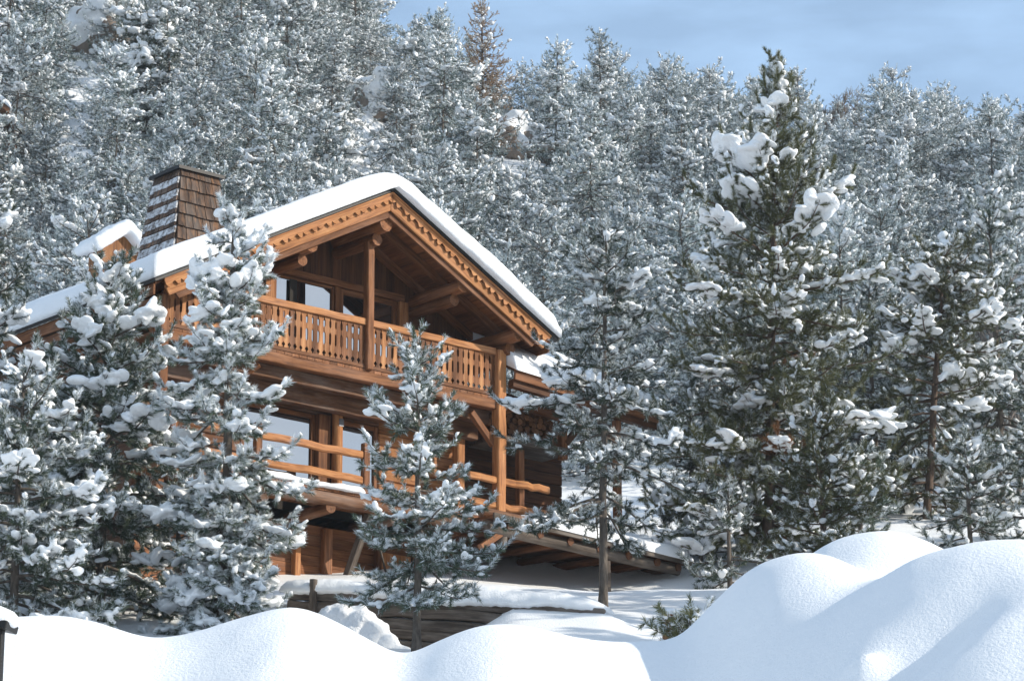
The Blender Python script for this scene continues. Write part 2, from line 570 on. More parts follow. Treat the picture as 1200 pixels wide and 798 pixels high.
# ------------------------------------------------------------------ timber mesh builder
class MB:
    def __init__(self, seed=1):
        self.v, self.f, self.g, self.t, self.m = [], [], [], [], []
        self.rg = np.random.default_rng(seed)

    def _add(self, vs, fs, gv, tint=None, mi=0):
        o = len(self.v)
        t = self.rg.uniform(0, 1) if tint is None else tint
        off = self.rg.uniform(-50, 50, 3)
        self.v += [tuple(x) for x in vs]
        self.g += [tuple(np.asarray(x) + off) for x in gv]
        self.t += [t] * len(vs)
        self.f += [tuple(i + o for i in q) for q in fs]
        self.m += [mi] * len(fs)

    def beam(self, p0, p1, wd, ht, up=(0, 0, 1), seg=1, jit=0.0, tint=None, mi=0, wd1=None, ht1=None):
        p0 = np.array(p0, float)
        p1 = np.array(p1, float)
        d = p1 - p0
        ln = np.linalg.norm(d)
        d /= ln
        up = np.array(up, float)
        s = np.cross(d, up)
        s /= np.linalg.norm(s)
        u2 = np.cross(s, d)
        wd1 = wd if wd1 is None else wd1
        ht1 = ht if ht1 is None else ht1
        vs, gv, fs = [], [], []
        for k in range(seg + 1):
            t = k / seg
            c = p0 + d * ln * t
            if jit and 0 < k < seg:
                c = c + s * self.rg.normal(0, jit) + u2 * self.rg.normal(0, jit)
            a, b = (wd + (wd1 - wd) * t) / 2, (ht + (ht1 - ht) * t) / 2
            for sx, sy in ((-1, -1), (1, -1), (1, 1), (-1, 1)):
                jx = 1 + (self.rg.normal(0, jit * 2) if jit else 0)
                vs.append(c + s * a * sx * jx + u2 * b * sy * jx)
                gv.append((ln * t, a * sx, b * sy))
        for k in range(seg):
            o = 4 * k
            for q in range(4):
                fs.append((o + q, o + (q + 1) % 4, o + 4 + (q + 1) % 4, o + 4 + q))
        fs.append((3, 2, 1, 0))
        o = 4 * seg
        fs.append((o, o + 1, o + 2, o + 3))
        self._add(vs, fs, gv, tint, mi)

    def box(self, a, b, tint=None, mi=0):
        a = np.array(a, float)
        b = np.array(b, float)
        c = (a + b) / 2
        e = np.abs(b - a)
        ax = int(np.argmax(e))
        d = np.zeros(3)
        d[ax] = 1
        if ax == 2:
            self.beam(c - d * e[2] / 2, c + d * e[2] / 2, e[0], e[1], up=(0, 1, 0), tint=tint, mi=mi)
        else:
            self.beam(c - d * e[ax] / 2, c + d * e[ax] / 2, e[1 - ax], e[2], tint=tint, mi=mi)

    def log(self, p0, p1, r0, r1=None, n=12, seg=6, jit=0.06, tint=None, mi=0, bend=0.0):
        p0 = np.array(p0, float)
        p1 = np.array(p1, float)
        r1 = r0 if r1 is None else r1
        d = p1 - p0
        ln = np.linalg.norm(d)
        d /= ln
        up = np.array((0, 0, 1.0)) if abs(d[2]) < 0.9 else np.array((0, 1.0, 0))
        s = np.cross(d, up)
        s /= np.linalg.norm(s)
        u2 = np.cross(s, d)
        lump = self.rg.normal(0, jit, n) * 0.6
        vs, gv, fs = [], [], []
        for k in range(seg + 1):
            t = k / seg
            c = p0 + d * ln * t + u2 * bend * math.sin(math.pi * t) * (1 if k % 2 else 0.9)
            for q in range(n):
                a = 2 * math.pi * q / n
                r = (r0 + (r1 - r0) * t) * (1 + lump[q] + self.rg.normal(0, jit * 0.5))
                vs.append(c + (s * math.cos(a) + u2 * math.sin(a)) * r)
                gv.append((ln * t, math.cos(a) * r, math.sin(a) * r))
        for k in range(seg):
            o = n * k
            for q in range(n):
                fs.append((o + q, o + (q + 1) % n, o + n + (q + 1) % n, o + n + q))
        fs.append(tuple(range(n - 1, -1, -1)))
        fs.append(tuple(range(n * seg, n * seg + n)))
        self._add(vs, fs, gv, tint, mi)

    def plate(self, poly, axis, a, b, grain=None, tint=None, mi=0):
        """polygon of (p, q) in the plane across 'axis', extruded from a to b. axis 1: p=u, q=w; axis 0: p=v, q=w; axis 2: p=u, q=v"""
        n = len(poly)

        def pt(p, q, e):
            return {0: (e, p, q), 1: (p, e, q), 2: (p, q, e)}[axis]
        vs = [pt(p, q, a) for p, q in poly] + [pt(p, q, b) for p, q in poly]
        fs = [tuple(range(n)), tuple(range(2 * n - 1, n - 1, -1))]
        for i in range(n):
            j = (i + 1) % n
            fs.append((i, i + n, j + n, j))
        g = np.array((0, 0, 1.0)) if grain is None else np.array(grain, float)
        g /= np.linalg.norm(g)
        tmp = np.array((0, 1.0, 0)) if abs(g[1]) < 0.9 else np.array((1.0, 0, 0))
        s = np.cross(g, tmp)
        s /= np.linalg.norm(s)
        u2 = np.cross(s, g)
        gv = [(np.dot(x, g), np.dot(x, s), np.dot(x, u2)) for x in np.array(vs)]
        self._add(vs, fs, gv, tint, mi)

    def build(self, name, mats, parent=None, bevel=0.0, off=(0, 0, 0), smooth=False):
        mats = mats if isinstance(mats, (list, tuple)) else [mats]
        me = bpy.data.meshes.new(name)
        me.from_pydata([(x[0] + off[0], x[1] + off[1], x[2] + off[2]) for x in self.v], [], self.f)
        bm = bmesh.new()
        bm.from_mesh(me)
        bmesh.ops.recalc_face_normals(bm, faces=bm.faces)
        bm.to_mesh(me)
        bm.free()
        a = me.attributes.new('gv', 'FLOAT_VECTOR', 'POINT')
        a.data.foreach_set('vector', np.array(self.g, np.float32).ravel())
        a = me.attributes.new('tint', 'FLOAT', 'POINT')
        a.data.foreach_set('value', np.array(self.t, np.float32))
        me.polygons.foreach_set('material_index', np.array(self.m, np.int32))
        if smooth:
            me.polygons.foreach_set('use_smooth', np.full(len(me.polygons), True))
        for x in mats:
            me.materials.append(x)
        o = link(bpy.data.objects.new(name, me), parent)
        if smooth:
            md = o.modifiers.new('split', 'EDGE_SPLIT')
            md.split_angle = R(50)
        if bevel:
            md = o.modifiers.new('edge', 'BEVEL')
            md.width = bevel
            md.segments = 1
            md.limit_method = 'ANGLE'
        return o


def snow_remesh(name, verts, faces, voxel, parent=None, off=(0, 0, 0), mat=None, smooth_it=1, disp=0.0, seed=0):
    """fuse overlapping closed lumps into one soft snow mesh"""
    me = mesh_np(name + '_raw', verts, faces, [mat or M['snow_tree']])
    ob = bpy.data.objects.new(name + '_raw', me)
    COL.objects.link(ob)
    md = ob.modifiers.new('r', 'REMESH')
    md.mode = 'VOXEL'
    md.voxel_size = voxel
    md.use_smooth_shade = True
    if smooth_it:
        ms = ob.modifiers.new('s', 'SMOOTH')
        ms.iterations = smooth_it
        ms.factor = 0.5
    dg = bpy.context.evaluated_depsgraph_get()
    dg.update()
    ev = ob.evaluated_get(dg)
    res = bpy.data.meshes.new_from_object(ev)
    bpy.data.objects.remove(ob)
    bpy.data.meshes.remove(me)
    n = len(res.vertices)
    co = np.empty(n * 3, np.float32)
    res.vertices.foreach_get('co', co)
    co = co.reshape(-1, 3)
    if disp and n:
        nn = vnoise(co[:, 0] * 16 + co[:, 2] * 9, co[:, 1] * 16 - co[:, 2] * 8, seed)
        nor = np.empty(n * 3, np.float32)
        res.vertices.foreach_get('normal', nor)
        co = co + nor.reshape(-1, 3) * (nn * disp)[:, None]
    co = co + np.array(off, np.float32)
    res.vertices.foreach_set('co', np.ascontiguousarray(co, np.float32).ravel())
    if not res.materials:
        res.materials.append(mat or M['snow_tree'])
    res.polygons.foreach_set('use_smooth', np.full(len(res.polygons), True))
    res.name = name
    res.update()
    return link(bpy.data.objects.new(name, res), parent)


def ico(sub):
    bm = bmesh.new()
    bmesh.ops.create_icosphere(bm, subdivisions=sub, radius=1.0)
    bm.verts.ensure_lookup_table()
    V = np.array([v.co[:] for v in bm.verts])
    F = np.array([[v.index for v in f.verts] for f in bm.faces])
    bm.free()
    return V, F


ICO1 = ico(1)
ICO2 = ico(2)


def blobs(C, AX, rad, tmpl, rg, noise=0.15):
    """ellipsoids: centres C (n,3), main axis AX (n,3), radii rad (n,3) = along, side, up"""
    TV, TF = tmpl
    n = len(C)
    if n == 0:
        return np.zeros((0, 3)), np.zeros((0, 3), int)
    ax = AX / np.maximum(np.linalg.norm(AX, axis=1, keepdims=True), 1e-6)
    up = np.tile(np.array([0.0, 0, 1.0]), (n, 1))
    s = np.cross(ax, up)
    ln = np.linalg.norm(s, axis=1, keepdims=True)
    s = np.where(ln < 0.05, np.array([[1.0, 0, 0]]), s / np.maximum(ln, 1e-6))
    u2 = np.cross(s, ax)
    nz_ = 1 + rg.normal(0, noise, (n, len(TV), 1))
    P = TV[None] * nz_
    W = C[:, None] + ax[:, None] * (P[:, :, :1] * rad[:, None, :1]) + s[:, None] * (P[:, :, 1:2] * rad[:, None, 1:2]) + u2[:, None] * (P[:, :, 2:] * rad[:, None, 2:])
    F = (TF[None] + (np.arange(n) * len(TV))[:, None, None]).reshape(-1, 3)
    return W.reshape(-1, 3), F


# ------------------------------------------------------------------ trees
def tubes(paths, n=6):
    """paths: list of (pts (k,3), radii (k))"""
    VV, FF = [], []
    o = 0
    for pts, rad in paths:
        pts = np.asarray(pts, float)
        k = len(pts)
        T = np.gradient(pts, axis=0)
        T /= np.maximum(np.linalg.norm(T, axis=1, keepdims=True), 1e-6)
        ref = np.array([0.0, 0, 1]) if abs(T[0][2]) < 0.8 else np.array([1.0, 0, 0])
        S = np.cross(T, ref)
        S /= np.maximum(np.linalg.norm(S, axis=1, keepdims=True), 1e-6)
        U2 = np.cross(S, T)
        a = np.arange(n) * 2 * np.pi / n
        ring = S[:, None] * np.cos(a)[None, :, None] + U2[:, None] * np.sin(a)[None, :, None]
        V = pts[:, None] + ring * np.asarray(rad)[:, None, None]
        VV.append(V.reshape(-1, 3))
        i = np.arange(k * n).reshape(k, n)
        j = np.roll(i, -1, axis=1)
        FF.append(np.stack([i[:-1].ravel(), j[:-1].ravel(), j[1:].ravel(), i[1:].ravel()], 1) + o)
        o += k * n
    return np.concatenate(VV), np.concatenate(FF)


def nrm(v):
    return v / max(np.linalg.norm(v), 1e-6)


def pine_data(seed, H, RAD, cb=0.1, prof=None, wh=0.42, nb=5, twig_step=0.12, twig_len=0.42, nl=0.10, nw=0.011, dens=400,
              frost=0.3, snow_p=0.4, snow_r=0.05, pad_p=0.25, pad_r=0.17, droop=0.25, trunk_r=None, lean=(0, 0), up_top=60, dry=0.0, gaps=0.15, fine=True, lat=3.0, up=0.45, clump=0.9, gapf=None, cap=False, bough=0.0):
    rg = np.random.default_rng(seed)
    if prof is None:
        prof = lambda t: (1 - t) ** 0.8
    trunk_r = trunk_r or (0.025 + 0.010 * H)
    k = 14
    ts = np.linspace(0, 1, k)
    wob = np.cumsum(rg.normal(0, 0.012 * H / 8, (k, 2)), axis=0)
    wob -= wob[0]
    tp = np.stack([wob[:, 0] + lean[0] * ts, wob[:, 1] + lean[1] * ts, ts * H], 1)
    tr = trunk_r * (1 - ts) ** 0.75 + 0.010
    tr[0] *= 1.35
    paths = [(tp, tr)]

    def tpos(h):
        return np.array([np.interp(h, tp[:, 2], tp[:, 0]), np.interp(h, tp[:, 2], tp[:, 1]), h])
    SH, SE, SF, DRY = [], [], [], []     # needle shoots: start, end, snow factor
    PC, PA, PR = [], [], []              # snow pads
    z = cb * H + 0.05
    az0 = rg.uniform(0, 6.28)

    def shoot(a, b, sf, dr):
        SH.append(a)
        SE.append(b)
        SF.append(sf)
        DRY.append(dr)
    while z < H - 0.10:
        t = (z - cb * H) / (H - cb * H)
        nbr = max(3, int(round(nb * (1.0 if t < 0.8 else 0.8) + rg.normal(0, 0.7))))
        az0 += rg.uniform(0.4, 1.2)
        for b in range(nbr):
            if rg.uniform() < (gaps if gapf is None else gapf(t)):
                continue
            az = az0 + 2 * math.pi * b / nbr + rg.normal(0, 0.22)
            hz = min(z + rg.uniform(-0.5, 0.5) * wh, H - 0.08)
            Lb = RAD * prof(t) * (rg.uniform(0.7, 1.15) if rg.uniform() < 0.7 else rg.uniform(0.35, 0.7)) + 0.08
            el = R((1 - t) * -4 + t ** 1.3 * up_top + rg.normal(0, 8))
            sag = droop * rg.uniform(0.5, 1.5) * min(1.0, Lb / 1.0)
            nseg = 7
            p = tpos(hz)
            pts = [p.copy()]
            yaw = az
            for s in range(nseg):
                q = (s + 1) / nseg
                e = el - sag * 1.6 * math.sin(math.pi * q * 0.8) + (0.55 + 0.3 * rg.normal()) * sag * 2.0 * q ** 3
                yaw += rg.normal(0, 0.09)
                d = np.array([math.cos(yaw) * math.cos(e), math.sin(yaw) * math.cos(e), math.sin(e)])
                p = p + d * Lb / nseg
                pts.append(p.copy())
            pts = np.array(pts)
            r0 = min(0.008 + 0.009 * Lb, 0.4 * np.interp(hz, tp[:, 2], tr) + 0.005)
            paths.append((pts, r0 * (1 - np.linspace(0, 1, nseg + 1)) ** 0.7 + 0.004))
            isdry = rg.uniform() < dry and t < 0.62
            bsn = np.clip(rg.normal(snow_p, 0.22), 0.02, 1)
            start = 0.05 if t > 0.6 else rg.uniform(0.10, 0.28)
            nt_ = max(2, int(Lb * (1 - start) / twig_step))
            for s in range(nt_ + 1):
                q = start + (1 - start) * (s + rg.uniform(-0.3, 0.3)) / max(nt_, 1)
                q = min(max(q, 0.03), 1.0)
                fi = q * nseg
                i0 = min(int(fi), nseg - 1)
                P0 = pts[i0] + (pts[i0 + 1] - pts[i0]) * (fi - i0)
                bd = nrm(pts[i0 + 1] - pts[i0])
                if s == nt_:
                    d = nrm(bd + np.array([0, 0, up]))
                    tl = twig_len * 0.6
                else:
                    sd_ = 1 if s % 2 else -1
                    side = nrm(np.cross(bd, np.array([0, 0, 1.0])) + np.array([0, 0, rg.normal(0.1, 0.4)]))
                    an = R(rg.uniform(30, 68))
                    d = nrm(bd * math.cos(an) + side * sd_ * math.sin(an))
                    tl = twig_len * (1.05 - 0.65 * q) * rg.uniform(0.6, 1.2) * min(1.0, 0.35 + Lb * 0.5)
                tl = max(tl, 0.08)
                Pm = P0 + d * tl * 0.55
                d2 = nrm(d + np.array([0, 0, up * rg.uniform(0.3, 1.8)]))
                P1 = Pm + d2 * tl * 0.55
                if fine:
                    paths.append((np.array([P0, Pm, P1]), np.array([0.006, 0.005, 0.003])))
                shoot(P0 + d * tl * 0.12, Pm, bsn, isdry)
                shoot(Pm, P1 + d2 * 0.04, bsn, isdry)
                nlat = rg.poisson(lat * tl / twig_len + 0.3)
                for m_ in range(nlat):
                    u_ = rg.uniform(0.15, 0.95)
                    a = P0 + d * tl * u_
                    dd = nrm(d * 0.6 + rg.normal(0, 0.6, 3) + np.array([0, 0, up * 0.7]))
                    ll = tl * rg.uniform(0.25, 0.5) + 0.05
                    shoot(a, a + dd * ll, bsn, isdry)
            if rg.uniform() < bough:
                qa, qb = rg.uniform(0.15, 0.5), rg.uniform(0.8, 1.05)
                nb_ = max(3, int((qb - qa) * Lb / 0.055))
                wv_ = rg.uniform(0.8, 1.3)
                ph_ = rg.uniform(0, 6.28)
                for s in range(nb_):
                    q = min(1.0, qa + (qb - qa) * s / (nb_ - 1))
                    fi = q * nseg
                    i0 = min(int(fi), nseg - 1)
                    P0 = pts[i0] + (pts[i0 + 1] - pts[i0]) * (fi - i0)
                    bd = nrm(pts[i0 + 1] - pts[i0])
                    if abs(bd[2]) > 0.75:
                        continue
                    r_ = snow_r * wv_ * (1.0 + 0.45 * math.sin(ph_ + s * 0.55)) * (0.75 + 0.5 * q)
                    PC.append(P0 + rg.normal(0, 0.25 * r_, 3) + np.array([0, 0, nl * 0.35 + 0.3 * r_]))
                    PA.append(bd)
                    PR.append((0.07, r_ * rg.uniform(0.9, 1.5), r_ * rg.uniform(0.6, 0.8)))
            if rg.uniform() < pad_p:
                q0 = rg.uniform(0.25, 0.7)
                rr = pad_r * rg.uniform(0.5, 1.2) * min(1.0, 0.45 + 0.5 * Lb)
                npd = int(max(4, (1.05 - q0) * Lb / (rr * 0.16)))
                for s in range(min(npd, 26)):
                    q = min(1.0, q0 + (1.04 - q0) * rg.uniform())
                    fi = q * nseg
                    i0 = min(int(fi), nseg - 1)
                    P0 = pts[i0] + (pts[i0 + 1] - pts[i0]) * (fi - i0)
                    bd = nrm(pts[i0 + 1] - pts[i0])
                    if bd[2] < -0.45:
                        continue
                    sd2 = nrm(np.cross(bd, np.array([0, 0, 1.0])))
                    lo = rg.normal(0, 0.7)
                    r_ = rr * rg.uniform(0.3, 0.62)
                    PC.append(P0 + sd2 * lo * rr + np.array([0, 0, nl * 0.55 + 0.10 * rr - 0.22 * rr * lo * lo + rg.normal(0, 0.05) * rr]))
                    PA.append(bd + rg.normal(0, 0.4, 3) + np.array([0, 0, -0.1]))
                    PR.append((r_ * rg.uniform(1.1, 2.0), r_ * rg.uniform(0.9, 1.5), r_ * rg.uniform(0.36, 0.58)))
        z += wh * rg.uniform(0.75, 1.25) * (1.0 if t < 0.75 else 0.72)
    for hh in np.arange(H - 0.55, H + 0.01, 0.09):
        a = tpos(min(hh, H)) + rg.normal(0, 0.01, 3)
        shoot(a, a + nrm(np.array([rg.normal(0, 0.3), rg.normal(0, 0.3), 1.0])) * 0.2, snow_p, False)
    if cap:
        for q in range(9):
            a = tpos(H - 0.05 - 0.09 * q)
            PC.append(a + rg.normal(0, 0.05 + 0.004 * q, 3) + np.array([0.02, 0, 0.10]))
            PA.append(rg.normal(0, 1, 3))
            PR.append((0.11, 0.10, 0.10))
    SH, SE, SF = np.array(SH), np.array(SE), np.array(SF)
    DRY = np.array(DRY)
    n = len(SH)
    D = SE - SH
    LEN = np.linalg.norm(D, axis=1)
    SD = D / np.maximum(LEN, 1e-6)[:, None]
    cnt = np.maximum(5, (LEN * dens * rg.uniform(0.75, 1.2, n)).astype(int))
    idx = np.repeat(np.arange(n), cnt)
    N = len(idx)
    ax = SD[idx]
    rv = rg.normal(0, 1, (N, 3))
    pr = rv - (rv * ax).sum(1, keepdims=True) * ax
    pr /= np.maximum(np.linalg.norm(pr, axis=1, keepdims=True), 1e-6)
    al = np.radians(rg.uniform(20, 58, N))[:, None]
    nd_ = ax * np.cos(al) + pr * np.sin(al)
    b0 = SH[idx] + D[idx] * rg.uniform(0, 1, N)[:, None]
    wv = np.cross(nd_, rg.normal(0, 1, (N, 3)))
    wv /= np.maximum(np.linalg.norm(wv, axis=1, keepdims=True), 1e-6)
    LN = nl * rg.uniform(0.7, 1.25, N)[:, None]
    tip = b0 + nd_ * LN + np.array([0, 0, -0.1]) * LN * rg.uniform(0, 1, N)[:, None]
    V = np.stack([b0 - wv * nw * 0.5, b0 + wv * nw * 0.5, tip], 1).reshape(-1, 3)
    F = np.arange(3 * N).reshape(N, 3)
    sfr = np.clip(rg.normal(frost, 0.2, n), 0, 1)[idx]
    fr = (rg.uniform(0, 1, N) < sfr * np.where(nd_[:, 2] > 0.0, 1.35, 0.25))
    mi = np.where(DRY[idx], 2, np.where(fr, 1, 0))
    rnd = np.repeat(np.clip(rg.uniform(0, 1, n)[idx] * 0.7 + rg.uniform(0, 0.3, N), 0, 1), 3)
    # snow lying along the shoots, in irregular runs
    cn = 0.5 + 0.5 * vnoise(SH[:, 0] * 2.2 + SH[:, 2] * 1.7, SH[:, 1] * 2.2 - SH[:, 2] * 1.3, seed)
    sel = np.where(rg.uniform(0, 1, n) < SF * (1 - clump + clump * 2 * np.clip(cn, 0, 1)))[0]
    kk = np.maximum(1, np.round(LEN[sel] / (snow_r * 1.5)).astype(int))
    si = np.repeat(sel, kk)
    m_ = len(si)
    fr_ = rg.uniform(0.15, 1.0, m_)
    sr = snow_r * np.exp(rg.normal(-0.1, 0.33, m_))
    C = SH[si] + D[si] * fr_[:, None] + rg.normal(0, 0.35 * snow_r, (m_, 3)) + np.array([0, 0, nl * 0.42])
    rad = np.stack([sr * rg.uniform(1.0, 1.9, m_), sr * rg.uniform(0.8, 1.15, m_), sr * rg.uniform(0.5, 0.85, m_)], 1)
    SAX = SD[si] * np.array([1, 1, 0.6]) + rg.normal(0, 0.25, (m_, 3))
    if PC:
        PCn, PAn, PRn = np.array(PC), np.array(PA), np.array(PR)
    else:
        PCn, PAn, PRn = np.zeros((0, 3)), np.zeros((0, 3)), np.zeros((0, 3))
    return dict(paths=paths, V=V, F=F, mi=mi, rnd=rnd, C=C, A=SAX, Rd=rad, PC=PCn, PA=PAn, PR=PRn, rg=rg, n=n)


def make_tree(name, loc, label, cat, data, needle, bark, group=None, voxel=None, far=False, trunk_name='trunk'):
    rt = empty(name, loc)
    tag(rt, label, cat, group)
    tv, tf = tubes(data['paths'], 8 if not far else 5)
    link(bpy.data.objects.new('trunk', mesh_np('trunk', tv, tf, [bark], smooth=True)), rt)
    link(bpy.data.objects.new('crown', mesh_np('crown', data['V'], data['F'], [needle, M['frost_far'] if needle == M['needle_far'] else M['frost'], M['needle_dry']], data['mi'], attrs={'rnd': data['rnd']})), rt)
    rg = data['rg']
    if voxel:
        v1, f1 = blobs(data['C'], data['A'], data['Rd'], ICO1, rg, 0.07)
        v2, f2 = blobs(data['PC'], data['PA'], data['PR'], ICO2, rg, 0.04)
        V = np.concatenate([v1, v2])
        F = np.concatenate([f1, f2 + len(v1)])
        if len(V):
            snow_remesh('snow', V, F, voxel, rt, disp=0.013, seed=3, smooth_it=2)
    else:
        v1, f1 = blobs(data['C'], data['A'], data['Rd'], ICO1 if not far else ICO1, rg, 0.2)
        v2, f2 = blobs(data['PC'], data['PA'], data['PR'], ICO1, rg, 0.08)
        V = np.concatenate([v1, v2])
        F = np.concatenate([f1, f2 + len(v1)])
        if len(V):
            link(bpy.data.objects.new('snow', mesh_np('snow', V, F, [M['snow_tree']], smooth=True)), rt)
    return rt


# ------------------------------------------------------------------ the chalet (local axes: x along the gable, y into the house, z up from the house base)
HA = R(49.2)
W0 = -7.6
APEX = at(458, 222, 60.0)
HROT = math.pi / 2 - HA
chalet = empty('chalet', (APEX[0], APEX[1], APEX[2] + W0), HROT)
tag(chalet, 'large timber chalet with thick snow on its gabled roof and carved balcony', 'chalet')
OFF = (0, 0, -W0)
S = 0.525                         # roof pitch
CA = 1 / math.hypot(1, S)
UL, UR, VB = -5.62, 4.37, 9.0      # left eave, right eave, roof length


def hb(mb, name, mats, parent=None, **kw):
    return mb.build(name, mats, parent or chalet, off=OFF, **kw)


def zr(u):                         # top of the roof boards
    return -S * abs(u)


def slope_pt(side, s, n):          # s metres down the slope from the apex, n metres square under the roof line -> (u, w)
    return (side * (s * CA - n * S * CA), -s * S * CA - n * CA)


# roof boards (soffit seen from below)
for side, ue in ((-1, UL), (1, UR)):
    Ls = abs(ue) / CA
    m = MB(10 + side)
    nb_ = int(Ls / 0.2)
    for k in range(nb_):
        s0, s1 = k * Ls / nb_ + 0.004, (k + 1) * Ls / nb_ - 0.004
        n0 = 0.075 + m.rg.uniform(-0.006, 0.006)
        a, b, c, d = slope_pt(side, s0, n0), slope_pt(side, s1, n0), slope_pt(side, s1, n0 + 0.04), slope_pt(side, s0, n0 + 0.04)
        if k == 0:
            a, d = (0.002 * side, a[1]), (0.002 * side, d[1])
        m.plate([a, b, c, d], 1, 0.04, VB - 0.05, grain=(0, 1, 0))
    hb(m, 'roof', M['soffit'])
    # rafters
    for v in (0.86, 1.62, 2.6):
        r = MB(40 + int(v * 10) + side)
        a, b, c, d = slope_pt(side, 0.12, 0.122), slope_pt(side, Ls - 0.1, 0.122), slope_pt(side, Ls - 0.1, 0.27), slope_pt(side, 0.12, 0.27)
        r.plate([a, b, c, d], 1, v, v + 0.13, grain=(CA * side, 0, -S * CA))
        hb(r, 'rafter', M['timber'], bevel=0.008)
    # roofing edge (dark slates under the snow)
    e = MB(60 + side)
    a, b, c, d = slope_pt(side, 0.0, -0.005), slope_pt(side, Ls + 0.08, -0.005), slope_pt(side, Ls + 0.08, 0.065), slope_pt(side, 0.0, 0.065)
    e.plate([(0.002 * side, a[1]), b, c, (0.002 * side, d[1])], 1, -0.11, VB, grain=(1, 0, 0))
    hb(e, 'roofing', M['black_metal'])
    # bargeboards
    g = (CA * side, 0, -S * CA)
    bk = MB(70 + side)
    Lb = Ls - (0.12 if side > 0 else 0.16)
    a, b, c, d = slope_pt(side, 0, 0.19), slope_pt(side, Lb, 0.19), slope_pt(side, Lb - 0.02, 0.40), slope_pt(side, 0, 0.40)
    bk.plate([(0.003 * side, -0.19 / CA), b, c, (0.003 * side, -0.40 / CA)], 1, -0.01, 0.035, grain=g, tint=0.6)
    hb(bk, 'bargeboard', M['larch_board'], bevel=0.005)
    bk = MB(76 + side)
    a, b, c, d = slope_pt(side, 0, 0.37), slope_pt(side, Lb - 0.2, 0.37), slope_pt(side, Lb - 0.25, 0.52), slope_pt(side, 0, 0.52)
    bk.plate([(0.003 * side, -0.37 / CA), b, c, (0.003 * side, -0.52 / CA)], 1, 0.045, 0.10, grain=g, tint=0.15)
    hb(bk, 'bargeboard', M['timber'], bevel=0.005)
    # carved upper board: scalloped lower edge
    cv = MB(80 + side)
    P = 0.40
    prof = [(0, 0.185), (0.05, 0.20), (0.09, 0.235), (0.13, 0.262), (0.17, 0.232), (0.20, 0.192), (0.215, 0.182), (0.245, 0.245), (0.285, 0.275), (0.325, 0.245), (0.355, 0.182), (0.375, 0.178)]
    ss = []
    nP = int(Lb / P)
    for q in range(nP + 1):
        for (x_, n_) in prof:
            s_ = q * P + x_
            if s_ < Lb:
                ss.append((s_, n_))
    ss.append((Lb, 0.18))
    vs, fs, gv = [], [], []
    for (s_, n_) in ss:
        for (nn_, vv) in ((0.068, -0.062), (n_, -0.062), (n_, -0.034), (0.068, -0.034)):
            u_, w_ = slope_pt(side, s_, nn_)
            if s_ == 0:
                u_, w_ = 0.003 * side, -nn_ / CA
            vs.append((u_, vv, w_))
            gv.append((s_, nn_, vv))
    for q in range(len(ss) - 1):
        o = 4 * q
        for r_ in range(4):
            fs.append((o + r_, o + (r_ + 1) % 4, o + 4 + (r_ + 1) % 4, o + 4 + r_))
    fs.append((0, 1, 2, 3))
    o = 4 * (len(ss) - 1)
    fs.append((o + 3, o + 2, o + 1, o))
    cv._add(vs, fs, gv, 0.75)
    # thin moulding over it
    a, b, c, d = slope_pt(side, 0, 0.066), slope_pt(side, Lb, 0.066), slope_pt(side, Lb, 0.10), slope_pt(side, 0, 0.10)
    cv.plate([(0.003 * side, -0.066 / CA), b, c, (0.003 * side, -0.10 / CA)], 1, -0.085, -0.0625, grain=g, tint=0.7)
    hb(cv, 'carved_bargeboard', M['larch_board'])

# left eave fascia
m = MB(90)
m.box((UL + 0.02, 0.05, zr(UL) - 0.30), (UL + 0.06, VB - 0.1, zr(UL) - 0.09), tint=0.4)
m.box((UL + 0.10, 0.12, zr(UL) - 0.52), (UL + 0.22, VB - 0.1, zr(UL) - 0.32), tint=0.2)
hb(m, 'eave_board', M['timber'])
m = MB(91)
m.box((UR - 0.06, 0.12, zr(UR) - 0.30), (UR - 0.02, VB - 0.1, zr(UR) - 0.09), tint=0.2)
hb(m, 'eave_board', M['timber'])

# purlins (hand-hewn logs running into the house)
for u, wv, r_ in ((0.0, -0.70, 0.15), (-1.86, -1.52, 0.14), (2.02, -1.60, 0.14), (3.52, -2.34, 0.15), (-3.75, -2.46, 0.15)):
    m = MB(int(100 + u * 10))
    m.log((u, 0.13, wv), (u, 3.2, wv), r_, n=12, seg=7, jit=0.05)
    hb(m, 'purlin', M['timber'], smooth=True)
    m = MB(int(200 + u * 10))
    m.log((u, 0.42, wv - r_ * 1.7), (u, 2.2, wv - r_ * 1.7), r_ * 0.85, n=12, seg=5, jit=0.05)
    hb(m, 'purlin', M['timber'], smooth=True)

# roof snow
rgS = np.random.default_rng(77)


